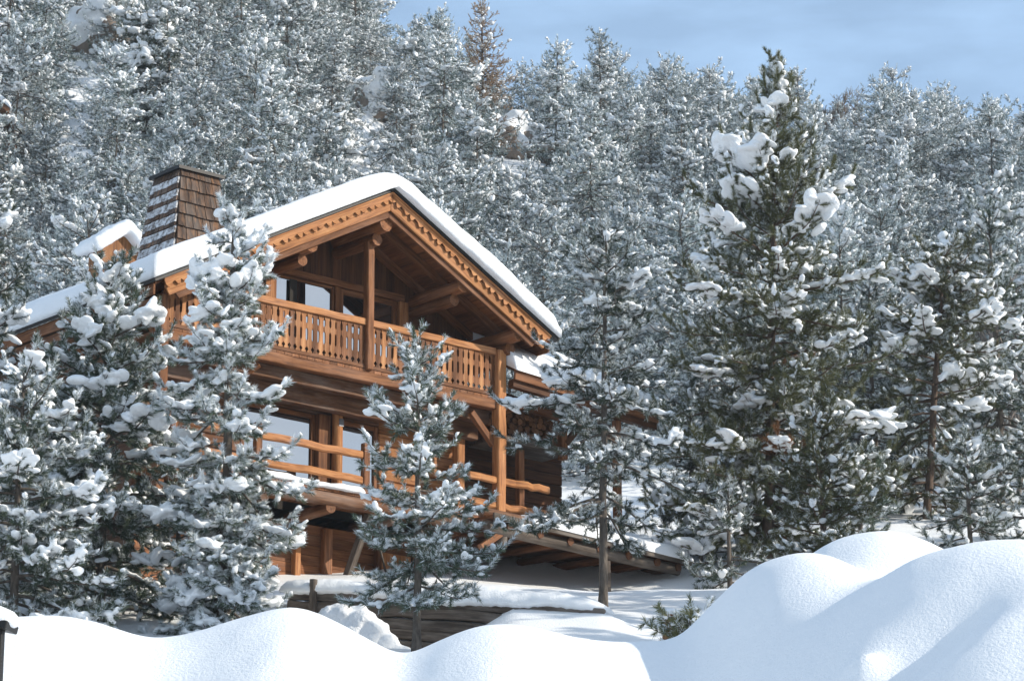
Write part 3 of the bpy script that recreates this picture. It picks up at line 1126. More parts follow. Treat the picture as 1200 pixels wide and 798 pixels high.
def roof_snow():
    vs = np.arange(-0.17, VB + 0.3, 0.1)
    us = np.concatenate([np.linspace(UL - 0.16, UL, 4), np.linspace(UL + 0.1, UR - 0.1, 100), np.linspace(UR - 0.03, UR + 0.05, 4)])
    U_, V_ = np.meshgrid(us, vs)
    V_ = V_ - np.exp(-(V_ + 0.17) / 0.25) * 0.05 * (1 + vnoise(U_ * 3.2, U_ * 0, 15))
    T = 0.315 + 0.045 * vnoise(U_ * 1.3, V_ * 0.9, 8) + 0.015 * vnoise(U_ * 5, V_ * 4, 9)
    # rounded rims
    du = np.minimum(U_ - (UL - 0.16), (UR + 0.05) - U_)
    dv = np.minimum(V_ - V_.min(axis=0, keepdims=True), VB + 0.3 - V_)
    e = np.clip(np.minimum(du / 0.26, dv / 0.26), 0, 1)
    T = T * np.sqrt(np.clip(1 - (1 - e) ** 2, 0.0, 1)) * 0.97 + 0.012
    base = -S * np.sqrt(U_ ** 2 + 0.12) + 0.16
    top = base + T / CA * 0.93
    bot = -S * np.abs(U_) + 0.010
    top = np.maximum(top, bot + 0.01)
    # sagging lip past the eaves
    n, m_ = U_.shape
    A = np.stack([U_.ravel(), V_.ravel(), top.ravel()], 1)
    B = np.stack([U_.ravel(), V_.ravel(), bot.ravel()], 1)
    i = np.arange(n * m_).reshape(n, m_)
    Ft = np.stack([i[:-1, :-1].ravel(), i[:-1, 1:].ravel(), i[1:, 1:].ravel(), i[1:, :-1].ravel()], 1)
    Fb = Ft[:, ::-1] + n * m_
    ring = np.concatenate([i[0, :], i[1:, -1], i[-1, -2::-1], i[-2:0:-1, 0]])
    r2 = np.roll(ring, -1)
    Fs = np.stack([ring, ring + n * m_, r2 + n * m_, r2], 1)
    V = np.concatenate([A, B]) + np.array(OFF)
    link(bpy.data.objects.new('roof_snow', mesh_np('roof_snow', V, np.concatenate([Ft, Fb, Fs]), [M['snow']], smooth=True)), chalet)


roof_snow()


# plank walls ----------------------------------------------------------
def plank_wall(name, u0, u1, wb, wt, openings, v0, mat, seed, pw=0.19):
    m = MB(seed)
    u = u0
    while u < u1 - 0.01:
        e = min(u + pw * m.rg.uniform(0.8, 1.2), u1)
        cuts = [wb]
        for (a, b, c, d) in openings:
            if e > a + 0.02 and u < b - 0.02:
                cuts += [c, d]
        cuts = sorted(cuts) + ['top']
        dv = m.rg.uniform(0, 0.012)
        for q in range(0, len(cuts), 2):
            lo, hi = cuts[q], cuts[q + 1]
            tl, th_ = (wt(u), wt(e)) if hi == 'top' else (hi, hi)
            if min(tl, th_) > lo + 0.01:
                m.plate([(u + 0.003, lo), (e - 0.003, lo), (e - 0.003, th_), (u + 0.003, tl)], 1, v0 + dv, v0 + 0.08, grain=(0, 0, 1))
        u = e
    return hb(m, name, mat)


rw = lambda u: -S * abs(u) - 0.14
# upper gable wall with the long window band
plank_wall('wall', -4.7, 3.45, -3.72, rw, [(-1.57, 1.56, -3.72, -1.66)], 1.75, M['dark_plank'], 300)
# dark void behind the glazing
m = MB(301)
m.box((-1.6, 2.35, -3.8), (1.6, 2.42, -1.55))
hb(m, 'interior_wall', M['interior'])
# long side walls
for u, sgn, seed in ((-4.7, -1, 302), (3.45, 1, 303)):
    m = MB(seed)
    w_ = -7.9
    while w_ < zr(u) - 0.25:
        h_ = min(m.rg.uniform(0.2, 0.26), zr(u) - 0.2 - w_)
        m.box((u - 0.05, 1.75 + 0.09, w_ + 0.004), (u + 0.05 + m.rg.uniform(0, 0.01), VB - 0.6, w_ + h_ - 0.004))
        w_ += h_
    hb(m, 'wall', M['old_timber'])
m = MB(304)
m.plate([(-4.7, -7.9), (3.45, -7.9), (3.45, rw(3.45)), (0, rw(0)), (-4.7, rw(-4.7))], 1, VB - 0.6, VB - 0.5, grain=(1, 0, 0))
hb(m, 'wall', M['old_timber'])


def window(u0, u1, w0, w1, vv, panes, fw=0.09, depth=0.09, mat='timber'):
    f_ = MB(int(abs(u0 * 100) + abs(w0 * 10)))
    f_.box((u0, vv, w0), (u0 + fw, vv + depth, w1), tint=0.55)
    f_.box((u1 - fw, vv, w0), (u1, vv + depth, w1), tint=0.5)
    f_.box((u0 + fw + 0.001, vv + 0.004, w1 - fw), (u1 - fw - 0.001, vv + depth - 0.004, w1), tint=0.6)
    f_.box((u0 + fw + 0.001, vv + 0.004, w0), (u1 - fw - 0.001, vv + depth - 0.004, w0 + fw), tint=0.45)
    for q in panes[1:-1]:
        f_.box((q - 0.035, vv + 0.01, w0 + fw + 0.001), (q + 0.035, vv + depth - 0.01, w1 - fw - 0.001), tint=0.3)
    fr = hb(f_, 'window', M[mat], bevel=0.005)
    for a, b in zip(panes[:-1], panes[1:]):
        g_ = MB(5)
        g_.box((max(a, u0 + fw) + 0.002, vv + 0.045, w0 + fw + 0.002), (min(b, u1 - fw) - 0.002, vv + 0.055, w1 - fw - 0.002))
        o = g_.build('pane', [M['glass']], fr, off=OFF)
    return fr


# upper windows: header, posts and glazing
m = MB(310)
m.box((-1.78, 1.66, -1.66), (1.72, 1.745, -1.52), tint=0.55)
hb(m, 'window_lintel', M['timber'], bevel=0.006)
for a, b in ((-1.84, -1.60), (1.58, 1.82)):
    m = MB(311)
    m.box((a, 1.65, -3.70), (b, 1.745, -1.67), tint=0.62)
    hb(m, 'window_post', M['larch_board'], bevel=0.006)
window(-1.57, -0.07, -3.7, -1.67, 1.72, (-1.57, -1.12, -0.07), fw=0.05)
window(0.06, 1.56, -3.7, -1.67, 1.72, (0.06, 0.86, 1.56), fw=0.11)
m = MB(312)
m.box((-0.065, 1.68, -3.7), (0.055, 1.79, -1.665), tint=0.6)
hb(m, 'window_post', M['timber'], bevel=0.006)
# dark stile and a dark upright strip left of the glazing
m = MB(313)
m.box((-1.20, 1.70, -3.7), (-1.03, 1.719, -1.72), tint=0.0)
hb(m, 'window_stile', M['interior'])
m = MB(314)
m.box((-2.06, 1.60, -3.7), (-1.92, 1.74, -1.3), tint=0.0)
hb(m, 'post', M['dark_plank'], bevel=0.006)
plank_wall('wall_panel', -2.75, -2.07, -3.7, lambda u: -1.75, [], 1.66, M['larch_board'], 315, 0.16)

# upper balcony ----------------------------------------------------------
BF = -3.62
m = MB(320)
u = -4.9
while u < 3.5:
    m.box((u + 0.004, 0.62, BF - 0.06), (u + 0.18, 1.74, BF))
    u += 0.186
hb(m, 'balcony_floor', M['timber'])
m = MB(321)
m.beam((-5.0, 0.68, BF - 0.17), (3.36, 0.68, BF - 0.17), 0.20, 0.20, seg=22, jit=0.006, tint=0.5)
hb(m, 'balcony_beam', M['timber'], bevel=0.012)
m = MB(322)
m.beam((-5.0, 0.98, BF - 0.38), (3.36, 0.98, BF - 0.38), 0.22, 0.26, seg=18, jit=0.006, tint=0.3)
hb(m, 'balcony_beam', M['old_timber'], bevel=0.012)
m = MB(323)
m.beam((-4.9, 1.34, BF - 0.62), (3.36, 1.34, BF - 0.62), 0.22, 0.34, seg=18, jit=0.006, tint=0.5)
hb(m, 'balcony_beam', M['old_timber'], bevel=0.012)
# railing
rail = MB(324)
rail.beam((-5.0, 0.65, -2.66), (3.30, 0.65, -2.66), 0.13, 0.14, seg=24, jit=0.004, tint=0.75)
rail_o = hb(rail, 'railing', M['larch_board'], bevel=0.01)
m = MB(325)
m.beam((-5.0, 0.66, BF + 0.05), (3.28, 0.66, BF + 0.05), 0.09, 0.07, seg=10, jit=0.003, tint=0.2)
hb(m, 'bottom_rail', M['timber'])
m = MB(326)
m.beam((-5.0, 0.69, -2.76), (3.28, 0.69, -2.76), 0.05, 0.05, seg=1, tint=0.3)
hb(m, 'top_rail', M['timber'])
BH = (-2.735) - (BF + 0.09)
bprof = [(0, .055), (.04, .055), (.055, .035), (.09, .030), (.12, .05), (.15, .069), (.29, .069), (.33, .050), (.36, .046), (.56, .046), (.59, .050), (.63, .069), (.73, .069), (.76, .050), (.79, .046), (.90, .046), (.93, .055), (1.0, .069)]
bal_meshes = []
for q in range(5):
    m = MB(330 + q)
    hw = [h_ * (1 + m.rg.normal(0, 0.03)) for _, h_ in bprof]
    left = [(-h_, t * BH) for (t, _), h_ in zip(bprof, hw)]
    right = [(h_, t * BH) for (t, _), h_ in zip(bprof, hw)]
    vs, fs, gv = [], [], []
    for (a, b) in zip(left, right):
        for (p, y_) in ((a, -0.013), (b, -0.013), (b, 0.013), (a, 0.013)):
            vs.append((p[0], y_, p[1]))
            gv.append((p[1], p[0], y_))
    k = len(left)
    for j in range(k - 1):
        o = 4 * j
        for r_ in range(4):
            fs.append((o + r_, o + (r_ + 1) % 4, o + 4 + (r_ + 1) % 4, o + 4 + r_))
    fs.append((3, 2, 1, 0))
    o = 4 * (k - 1)
    fs.append((o, o + 1, o + 2, o + 3))
    m._add(vs, fs, gv)
    bal_meshes.append(m)
bal_src = []
u = -4.92
k = 0
rgB = np.random.default_rng(9)
while u < 3.24:
    if k < 5:
        o = bal_meshes[k].build('baluster', M['larch_board' if k % 2 else 'timber'], chalet)
        bal_src.append(o)
    else:
        o = bal_src[rgB.integers(0, 5)].copy()
        COL.objects.link(o)
    o.location = (u, 0.645 + rgB.normal(0, 0.004), BF + 0.09 - W0)
    o.rotation_euler = (0, rgB.normal(0, 0.008), 0)
    u += 0.143
    k += 1
for u in (-2.15, -0.72, 1.5):
    m = MB(340 + int(u * 10))
    m.box((u - 0.06, 0.69, BF), (u + 0.06, 0.79, -2.74), tint=0.1)
    hb(m, 'railing_post', M['timber'], bevel=0.006)
# posts
m = MB(350)
m.beam((-0.03, 0.62, BF - 0.02), (-0.05, 0.62, -0.98), 0.17, 0.17, up=(0, 1, 0), seg=10, jit=0.004, tint=0.55)
hb(m, 'post', M['timber'], bevel=0.018)
m = MB(351)
m.beam((3.40, 0.62, -6.45), (3.40, 0.62, -2.62), 0.22, 0.22, up=(0, 1, 0), seg=14, jit=0.005, tint=0.9)
hb(m, 'post', M['larch_board'], bevel=0.02)
m = MB(352)
m.beam((3.05, 1.5, -6.3), (3.05, 1.5, -3.9), 0.2, 0.2, up=(0, 1, 0), seg=8, jit=0.005, tint=0.8)
hb(m, 'post', M['larch_board'], bevel=0.02)
m = MB(353)
m.beam((3.34, 0.72, -4.62), (2.72, 0.72, -4.02), 0.12, 0.13, tint=0.5)
hb(m, 'brace', M['timber'], bevel=0.01)
for u in (-2.75,):
    m = MB(354)
    m.beam((u - 0.7, 1.6, -4.75), (u + 0.12, 0.75, -3.92), 0.15, 0.15, tint=0.7)
    hb(m, 'brace', M['timber'], bevel=0.012)
for v in (1.0, 3.4):
    m = MB(355)
    m.beam((-4.62, v, -3.9), (-5.35, v, -3.15), 0.14, 0.15, tint=0.7)
    hb(m, 'brace', M['timber'], bevel=0.012)
m = MB(356)
m.beam((-4.95, 0.68, -7.8), (-4.95, 0.68, -3.0), 0.2, 0.2, up=(0, 1, 0), seg=10, jit=0.005, tint=0.5)
hb(m, 'post', M['timber'], bevel=0.02)

# middle storey ----------------------------------------------------------
DF = -6.22


def log_wall(name, u0, u1, w0, w1, v0, mat, seed, hgt=0.25, tint=None):
    m = MB(seed)
    w_ = w0
    while w_ < w1 - 0.02:
        h_ = min(hgt * m.rg.uniform(0.9, 1.1), w1 - w_)
        m.beam((u0, v0 + 0.09, w_ + h_ / 2), (u1, v0 + 0.09, w_ + h_ / 2), 0.18, h_ - 0.012, seg=max(2, int((u1 - u0) / 0.4)), jit=0.004, tint=tint)
        w_ += h_
    return hb(m, name, mat, bevel=0.02)


log_wall('wall', -4.7, -2.3, DF, -3.95, 1.75, M['old_timber'], 360)
log_wall('wall', 1.16, 3.45, DF, -4.15, 1.75, M['larch_board'], 361)
log_wall('wall', -2.3, 1.16, -4.38, -4.0, 1.75, M['old_timber'], 362)
window(-2.28, -0.46, DF + 0.02, -4.40, 1.77, (-2.28, -0.46), fw=0.09)
window(0.09, 1.14, DF + 0.02, -4.40, 1.77, (0.09, 1.14), fw=0.09)
m = MB(363)
m.box((-0.45, 1.66, DF), (-0.14, 1.84, -4.39), tint=0.35)
hb(m, 'post', M['timber'], bevel=0.012)
m = MB(364)
m.log((-0.03, 1.6, DF), (-0.03, 1.6, -4.20), 0.115, 0.11, n=14, seg=9, jit=0.03, tint=0.8)
hb(m, 'column', M['larch_board'], smooth=True)
m = MB(365)
m.box((-0.07, 1.49, -4.62), (0.05, 1.60 - 0.105, -4.46))
lamp_o = hb(m, 'bracket', M['grey_metal'], bevel=0.01)
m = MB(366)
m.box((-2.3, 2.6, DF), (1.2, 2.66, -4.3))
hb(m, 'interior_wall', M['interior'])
# deck
m = MB(367)
u = -4.9
while u < 4.9:
    m.box((u + 0.004, 0.48, DF - 0.06), (u + 0.18, 1.74, DF))
    u += 0.186
hb(m, 'terrace_floor', M['timber'])
m = MB(368)
m.log((-4.9, 0.55, DF - 0.2), (3.7, 0.55, DF - 0.2), 0.13, 0.14, n=12, seg=20, jit=0.04, tint=0.65)
hb(m, 'terrace_beam', M['old_timber'], smooth=True)
for u in (-4.2, -2.6, -1.0, 0.6, 2.2, 3.3):
    m = MB(int(369 + u * 7))
    m.log((u, 0.5, DF - 0.36), (u, 1.9, DF - 0.36), 0.12, n=10, seg=4)
    hb(m, 'joist', M['old_timber'], smooth=True)
# terrace rails
for (a, b) in ((-4.85, -0.16), (2.55, 4.75)):
    for w_, r_ in ((-5.38, 0.065), (-5.90, 0.07)):
        m = MB(int(400 + a * 10 + w_ * 10))
        m.beam((a, 0.6, w_), (b, 0.6, w_ - 0.01), 0.10, 0.15, seg=14, jit=0.009, tint=0.85)
        hb(m, 'terrace_rail', M['larch_board'], bevel=0.025)
for u in (-0.09, -2.72, -4.7):
    m = MB(int(410 + u * 9))
    m.beam((u, 0.60, DF), (u, 0.60, -5.15), 0.15, 0.13, up=(0, 1, 0), tint=0.5)
    hb(m, 'railing_post', M['timber'], bevel=0.012)


def loft_snow(name, path, wid, hgt, seed, parent, mat=None, under=0.25, rag=0.25, fr=2.0):
    """one soft ridge of settled snow along a path; wid and hgt may be arrays"""
    path = np.asarray(path, float)
    seg = np.linalg.norm(np.diff(path, axis=0), axis=1)
    cum = np.concatenate([[0], np.cumsum(seg)])
    n = max(12, int(cum[-1] / 0.05))
    t = np.linspace(0, cum[-1], n)
    P = np.stack([np.interp(t, cum, path[:, k]) for k in range(3)], 1)
    W = np.interp(t, cum, np.broadcast_to(wid, len(path))) * (1 + rag * vnoise(t * fr, t * 0, seed))
    H = np.interp(t, cum, np.broadcast_to(hgt, len(path))) * (1 + rag * 1.3 * vnoise(t * fr * 1.3, t * 0, seed + 1))
    e = np.clip(np.minimum(t, cum[-1] - t) / (np.mean(W) * 0.6), 0, 1)
    e = np.sqrt(np.clip(1 - (1 - e) ** 2, 0.02, 1))
    T = np.gradient(P, axis=0)
    T /= np.linalg.norm(T, axis=1, keepdims=True)
    Sd = np.cross(T, np.array([0, 0, 1.0]))
    Sd /= np.linalg.norm(Sd, axis=1, keepdims=True)
    k = 20
    a = np.arange(k) * 2 * np.pi / k
    ca, sa = np.cos(a), np.sin(a)
    ca = np.sign(ca) * np.abs(ca) ** 0.8
    sa = np.where(sa >= 0, sa, sa * under)
    V = P[:, None] + Sd[:, None] * (ca[None, :, None] * (W * e * 0.5)[:, None, None]) + np.array([0, 0, 1.0]) * (sa[None, :, None] * (H * e)[:, None, None])
    V = V.reshape(-1, 3)
    V[:, 2] += 0.02 * np.mean(H) / 0.1 * vnoise(V[:, 0] * 7, V[:, 1] * 7 + V[:, 2] * 5, seed)
    i = np.arange(n * k).reshape(n, k)
    j = np.roll(i, -1, axis=1)
    F = np.stack([i[:-1].ravel(), j[:-1].ravel(), j[1:].ravel(), i[1:].ravel()], 1)
    V = np.concatenate([V, P[:1], P[-1:]])
    c0 = np.stack([np.full(k, n * k), j[0], i[0], i[0]], 1)
    c1 = np.stack([np.full(k, n * k + 1), i[-1], j[-1], j[-1]], 1)
    me = bpy.data.meshes.new(name)
    me.from_pydata([tuple(x) for x in V], [], [tuple(q) for q in F] + [tuple(q[:3]) for q in c0] + [tuple(q[:3]) for q in c1])
    bm = bmesh.new()
    bm.from_mesh(me)
    bmesh.ops.recalc_face_normals(bm, faces=bm.faces)
    bm.to_mesh(me)
    bm.free()
    me.polygons.foreach_set('use_smooth', np.full(len(me.polygons), True))
    me.materials.append(mat or M['snow'])
    return link(bpy.data.objects.new(name, me), parent)


def snow_strip(name, p0, p1, wid, h_, seed, parent=chalet):
    return loft_snow(name, np.array([p0, p1]) + np.array(OFF), wid, h_, seed, parent)


snow_strip('terrace_snow', (-4.6, 0.56, DF + 0.02), (-0.15, 0.56, DF + 0.02), 0.30, 0.15, 1)
snow_strip('terrace_snow', (2.6, 0.62, DF + 0.02), (3.2, 0.62, DF + 0.02), 0.26, 0.10, 2)
snow_strip('rail_snow', (-4.6, 0.6, -5.30), (-3.2, 0.6, -5.30), 0.11, 0.06, 3)

# ground floor ----------------------------------------------------------
m = MB(420)
w_ = -8.3
while w_ < DF - 0.5:
    m.box((-4.7, 1.75 + m.rg.uniform(0, 0.012), w_ + 0.004), (3.4, 1.85, w_ + 0.2))
    w_ += 0.205
hb(m, 'wall', M['timber'])
for u, w_, mt in ((-1.02, 0.14, 'larch_board'), (-0.30, 0.2, 'timber'), (1.05, 0.1, 'dark_plank'), (2.05, 0.16, 'larch_board'), (-2.4, 0.2, 'timber')):
    m = MB(int(430 + u * 9))
    m.box((u, 1.60, -8.2), (u + w_, 1.745, DF - 0.5), tint=0.7)
    hb(m, 'post', M[mt], bevel=0.01)
m = MB(441)
m.box((1.2, 1.71, -8.2), (1.98, 1.745, -6.98), tint=0.8)
hb(m, 'door', M['larch_board'], bevel=0.005)
m = MB(442)
m.beam((-0.02, 1.42, -8.05), (0.16, 0.78, DF - 0.3), 0.13, 0.17, up=(0, 1, 0), tint=0.6)
hb(m, 'brace', M['grey_wood'], bevel=0.012)

# chimney ----------------------------------------------------------
CU0, CU1, CV0, CV1 = -3.78, -2.58, 2.0, 3.15      # footprint
ctop = 0.16
cb_ = -2.4


def ch_pt(s, t, z):
    """s, t in 0..1 over the footprint, z height -> tapered"""
    k = np.clip((z - (-1.2)) / (ctop - (-1.2)), -0.4, 1)
    cx, cy = (CU0 + CU1) / 2, (CV0 + CV1) / 2
    f_ = 1.04 - 0.27 * k
    return (cx + (CU0 + (CU1 - CU0) * s - cx) * f_, cy + (CV0 + (CV1 - CV0) * t - cy) * f_, z)


m = MB(450)
sn = MB(451)
z = cb_
row = 0
while z < ctop - 0.02:
    h_ = min(0.27, ctop - z)
    for face in range(4):
        q = 0.0
        while q < 0.999:
            e = min(1.0, q + m.rg.uniform(0.12, 0.22))
            if 1 - e < 0.07:
                e = 1.0
            lo = 0.035 + m.rg.uniform(0, 0.012)
            hi = 0.0
            def fp(a, zz, out):
                if face == 0: p = ch_pt(a, 0, zz); return (p[0], p[1] - out, zz)
                if face == 1: p = ch_pt(0, a, zz); return (p[0] - out, p[1], zz)
                if face == 2: p = ch_pt(a, 1, zz); return (p[0], p[1] + out, zz)
                p = ch_pt(1, a, zz); return (p[0] + out, p[1], zz)
            zz0 = z - m.rg.uniform(0, 0.02)
            g = 0.006
            wl = (e - q) * 1.2
            vs = [fp(q + g, zz0, lo + 0.012), fp(e - g, zz0, lo + 0.012), fp(e - g, z + h_ + 0.03, hi + 0.008), fp(q + g, z + h_ + 0.03, hi + 0.008),
                  fp(q + g, zz0, -0.01), fp(e - g, zz0, -0.01), fp(e - g, z + h_ + 0.03, -0.02), fp(q + g, z + h_ + 0.03, -0.02)]
            fs = [(0, 1, 2, 3), (7, 6, 5, 4), (0, 4, 5, 1), (1, 5, 6, 2), (2, 6, 7, 3), (3, 7, 4, 0)]
            gv = [(0, 0, 0), (0, wl, 0), (h_, wl, 0), (h_, 0, 0), (0, 0, .1), (0, wl, .1), (h_, wl, .1), (h_, 0, .1)]
            m._add(vs, fs, gv)
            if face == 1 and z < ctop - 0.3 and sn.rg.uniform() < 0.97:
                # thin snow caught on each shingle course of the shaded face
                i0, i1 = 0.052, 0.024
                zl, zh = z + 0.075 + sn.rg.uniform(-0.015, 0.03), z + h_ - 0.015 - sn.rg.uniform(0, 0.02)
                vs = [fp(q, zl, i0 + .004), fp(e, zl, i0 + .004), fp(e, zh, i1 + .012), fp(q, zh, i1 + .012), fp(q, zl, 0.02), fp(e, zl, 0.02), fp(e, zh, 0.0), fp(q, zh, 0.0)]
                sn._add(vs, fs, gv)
            q = e
    z += h_
    row += 1
chim = hb(m, 'chimney', M['shingle'])
sn.build('chimney_snow', M['rime'], chim, off=OFF)
m = MB(452)
a0, a1, a2, a3 = ch_pt(-0.1, -0.1, ctop + 0.0), ch_pt(1.1, -0.1, ctop + 0.0), ch_pt(1.1, 1.1, ctop + 0.0), ch_pt(-0.1, 1.1, ctop + 0.0)
cc = ((CU0 + CU1) / 2, (CV0 + CV1) / 2)
lid = [a0, a1, a2, a3]
top_ = [(cc[0] + (p[0] - cc[0]) * 0.45, cc[1] + (p[1] - cc[1]) * 0.45, ctop + 0.15) for p in lid]
lid2 = [(p[0], p[1], p[2] + 0.07) for p in lid]
vs = lid + lid2 + top_
fs = [(3, 2, 1, 0), (0, 1, 5, 4), (1, 2, 6, 5), (2, 3, 7, 6), (3, 0, 4, 7), (4, 5, 9, 8), (5, 6, 10, 9), (6, 7, 11, 10), (7, 4, 8, 11), (8, 9, 10, 11)]
m._add(vs, fs, vs)
m.build('chimney_cap', M['black_metal'], chim, off=OFF)

# dormer-like gabled housing further back on the roof
DU, DV, DW = -2.38, 6.0, 0.02
m = MB(460)
m.plate([(DU - 0.55, -2.0), (DU + 0.55, -2.0), (DU + 0.55, DW - 0.40), (DU, DW), (DU - 0.55, DW - 0.40)], 1, DV, DV + 0.45, grain=(0, 0, 1))
dorm = hb(m, 'dormer', M['larch_board'])
rg = np.random.default_rng(5)
C, A, Rr = [], [], []
for t in np.linspace(-1, 1, 17):
    for vv in np.linspace(-0.12, 0.5, 5):
        C.append((DU + t * 0.72, DV + vv, DW - 0.54 * abs(t) + 0.13))
        A.append((1, 0, -0.56 * np.sign(t) if t else 0))
        Rr.append((0.16, 0.16, 0.15 * rg.uniform(0.85, 1.15)))
V, F = blobs(np.array(C, float), np.array(A, float), np.array(Rr), ICO2, rg, 0.03)
snow_remesh('dormer_snow', V, F, 0.05, dorm, off=OFF, mat=M['snow'], smooth_it=2, disp=0.01)

# annex on the right: low roof, wood store ----------------------------------------------------------
AX0, AX1 = 3.55, 7.6


def aw(u):
    return -3.02 - 0.066 * (u - 3.4)


AP = 0.52                         # annex roof pitch towards the back
m = MB(470)
for k in range(12):
    v0 = 0.35 + k * 0.27
    vs = []
    for (u, v, dw) in ((AX0, v0 + .004, 0), (AX1, v0 + .004, 0), (AX1, v0 + .266, 0), (AX0, v0 + .266, 0), (AX0, v0 + .004, -.05), (AX1, v0 + .004, -.05), (AX1, v0 + .266, -.05), (AX0, v0 + .266, -.05)):
        vs.append((u, v, aw(u) + AP * (v - 0.35) + dw))
    m._add(vs, [(0, 1, 2, 3), (7, 6, 5, 4), (0, 4, 5, 1), (1, 5, 6, 2), (2, 6, 7, 3), (3, 7, 4, 0)], [(x[0], x[1], x[2]) for x in vs])
hb(m, 'annex_roof', M['dark_plank'])
for (va, wa, wd, ht, mt, ti) in ((0.30, -0.13, 0.05, 0.22, 'timber', 0.5), (0.42, -0.30, 0.16, 0.16, 'dark_plank', 0.3), (0.27, 0.01, 0.05, 0.06, 'grey_wood', 0.2)):
    m = MB(int(471 + wa * 50))
    m.beam((AX0, va, aw(AX0) + wa), (AX1, va, aw(AX1) + wa), wd, ht, seg=10, jit=0.003, tint=ti)
    hb(m, 'annex_fascia', M[mt])
m = MB(480)
m.log((AX0 + 0.05, 1.1, aw(3.6) - 0.4), (AX1 - 0.3, 1.1, aw(AX1) - 0.4), 0.13, n=10, seg=10)
hb(m, 'purlin', M['dark_plank'], smooth=True)
m = MB(481)
m.log((4.05, 0.4, -3.62), (4.05, 2.6, -3.62), 0.13, n=10, seg=4)
hb(m, 'purlin', M['larch_board'], smooth=True)
# annex walls
log_wall('annex_wall', 3.6, 6.9, -7.4, -3.3, 2.6, M['dark_plank'], 482)
m = MB(483)
m.beam((5.62, 1.15, -4.5), (5.62, 1.15, -3.5), 0.16, 0.16, up=(0, 1, 0), seg=6, jit=0.004, tint=0.4)
hb(m, 'annex_post', M['timber'], bevel=0.012)
m = MB(484)
m.beam((6.62, 0.55, -8.3), (6.62, 0.55, -3.6), 0.15, 0.15, up=(0, 1, 0), seg=6, jit=0.004, tint=0.5)
hb(m, 'annex_post', M['timber'], bevel=0.012)
m = MB(485)
m.beam((5.66, 1.1, -4.15), (6.15, 1.1, -3.6), 0.12, 0.12, tint=0.1)
hb(m, 'brace', M['dark_plank'])
m = MB(486)
m.box((3.62, 1.0, -4.40), (5.70, 1.9, -4.27), tint=0.2)
hb(m, 'wood_shelf', M['grey_wood'], bevel=0.01)
m = MB(487)
m.box((3.7, 1.95, -4.2), (5.6, 2.02, -3.3))
hb(m, 'annex_wall', M['dark_plank'])
m = MB(488)
m.beam((4.55, 1.3, -6.3), (4.55, 1.3, -4.42), 0.15, 0.15, up=(0, 1, 0), tint=0.4)
hb(m, 'annex_post', M['timber'], bevel=0.012)
m = MB(489)
m.box((3.7, 0.5, DF - 0.10), (5.8, 2.6, DF - 0.02))
hb(m, 'terrace_floor', M['timber'])


def annex_snow():
    us = np.linspace(AX0 - 0.02, AX1 + 0.1, 60)
    vs = np.linspace(0.22, 3.7, 40)
    U_, V_ = np.meshgrid(us, vs)
    base = aw(U_) + AP * (V_ - 0.35)
    e = np.clip(np.minimum(np.minimum((AX1 + 0.1 - U_) / 0.3, (V_ - 0.22) / 0.3), 1), 0, 1)
    T = (0.36 + 0.04 * vnoise(U_ * 1.5, V_ * 1.5, 21)) * np.sqrt(1 - (1 - e) ** 2) + 0.02
    # heaped under the main eave
    T = T + 0.12 * np.exp(-((U_ - 4.8) / 0.7) ** 2) * e
    n, m_ = U_.shape
    A = np.stack([U_.ravel(), V_.ravel(), (base + T).ravel()], 1)
    B = np.stack([U_.ravel(), V_.ravel(), (base + 0.01).ravel()], 1)
    i = np.arange(n * m_).reshape(n, m_)
    Ft = np.stack([i[:-1, :-1].ravel(), i[:-1, 1:].ravel(), i[1:, 1:].ravel(), i[1:, :-1].ravel()], 1)
    ring = np.concatenate([i[0, :], i[1:, -1], i[-1, -2::-1], i[-2:0:-1, 0]])
    r2 = np.roll(ring, -1)
    Fs = np.stack([ring, ring + n * m_, r2 + n * m_, r2], 1)
    V = np.concatenate([A, B]) + np.array(OFF)
    link(bpy.data.objects.new('annex_snow', mesh_np('annex_snow', V, np.concatenate([Ft, Ft[:, ::-1] + n * m_, Fs]), [M['snow']], smooth=True)), chalet)


annex_snow()

# log canopy at lower right ----------------------------------------------------------
def cw(u):
    return -6.62 - 0.045 * (u - 2.3)


m = MB(500)
m.log((1.9, -0.75, cw(1.9) - 0.16), (7.1, -0.75, cw(7.1) - 0.12), 0.13, 0.12, n=12, seg=14, jit=0.05, tint=0.4)
hb(m, 'canopy_beam', M['grey_wood'], smooth=True)
m = MB(501)
for k in range(13):
    v0 = -0.95 + k * 0.2
    m.beam((1.9, v0 + 0.1, cw(1.9) + 0.02 + 0.05 * (v0 + 1)), (7.25, v0 + 0.1, cw(7.25) + 0.02 + 0.05 * (v0 + 1)), 0.19, 0.05)
hb(m, 'canopy_roof', M['dark_plank'])
for u in (2.4, 3.2, 4.0, 4.8, 5.6, 6.4, 7.0):
    m = MB(int(510 + u * 10))
    m.log((u, -0.9, cw(u) - 0.10), (u, 1.6, cw(u) - 0.0), 0.085, n=9, seg=4)
    hb(m, 'rafter', M['dark_plank'], smooth=True)
m = MB(520)
m.beam((1.9, -0.97, cw(1.9) + 0.03), (7.28, -0.97, cw(7.28) + 0.03), 0.05, 0.12, seg=10, jit=0.004, tint=0.2)
hb(m, 'canopy_fascia', M['grey_wood'])
for u, v, w0_ in ((5.12, -0.72, -8.9), (2.35, -0.7, -7.1)):
    m = MB(int(521 + u))
    m.log((u, v, w0_), (u, v, cw(u) - 0.28), 0.10, n=10, seg=5, tint=0.35)
    hb(m, 'canopy_post', M['grey_wood'], smooth=True)
m = MB(524)
m.beam((1.75, -0.75, -7.2), (2.25, -0.75, -6.86), 0.12, 0.12, tint=0.6)
hb(m, 'brace', M['timber'])
m = MB(525)
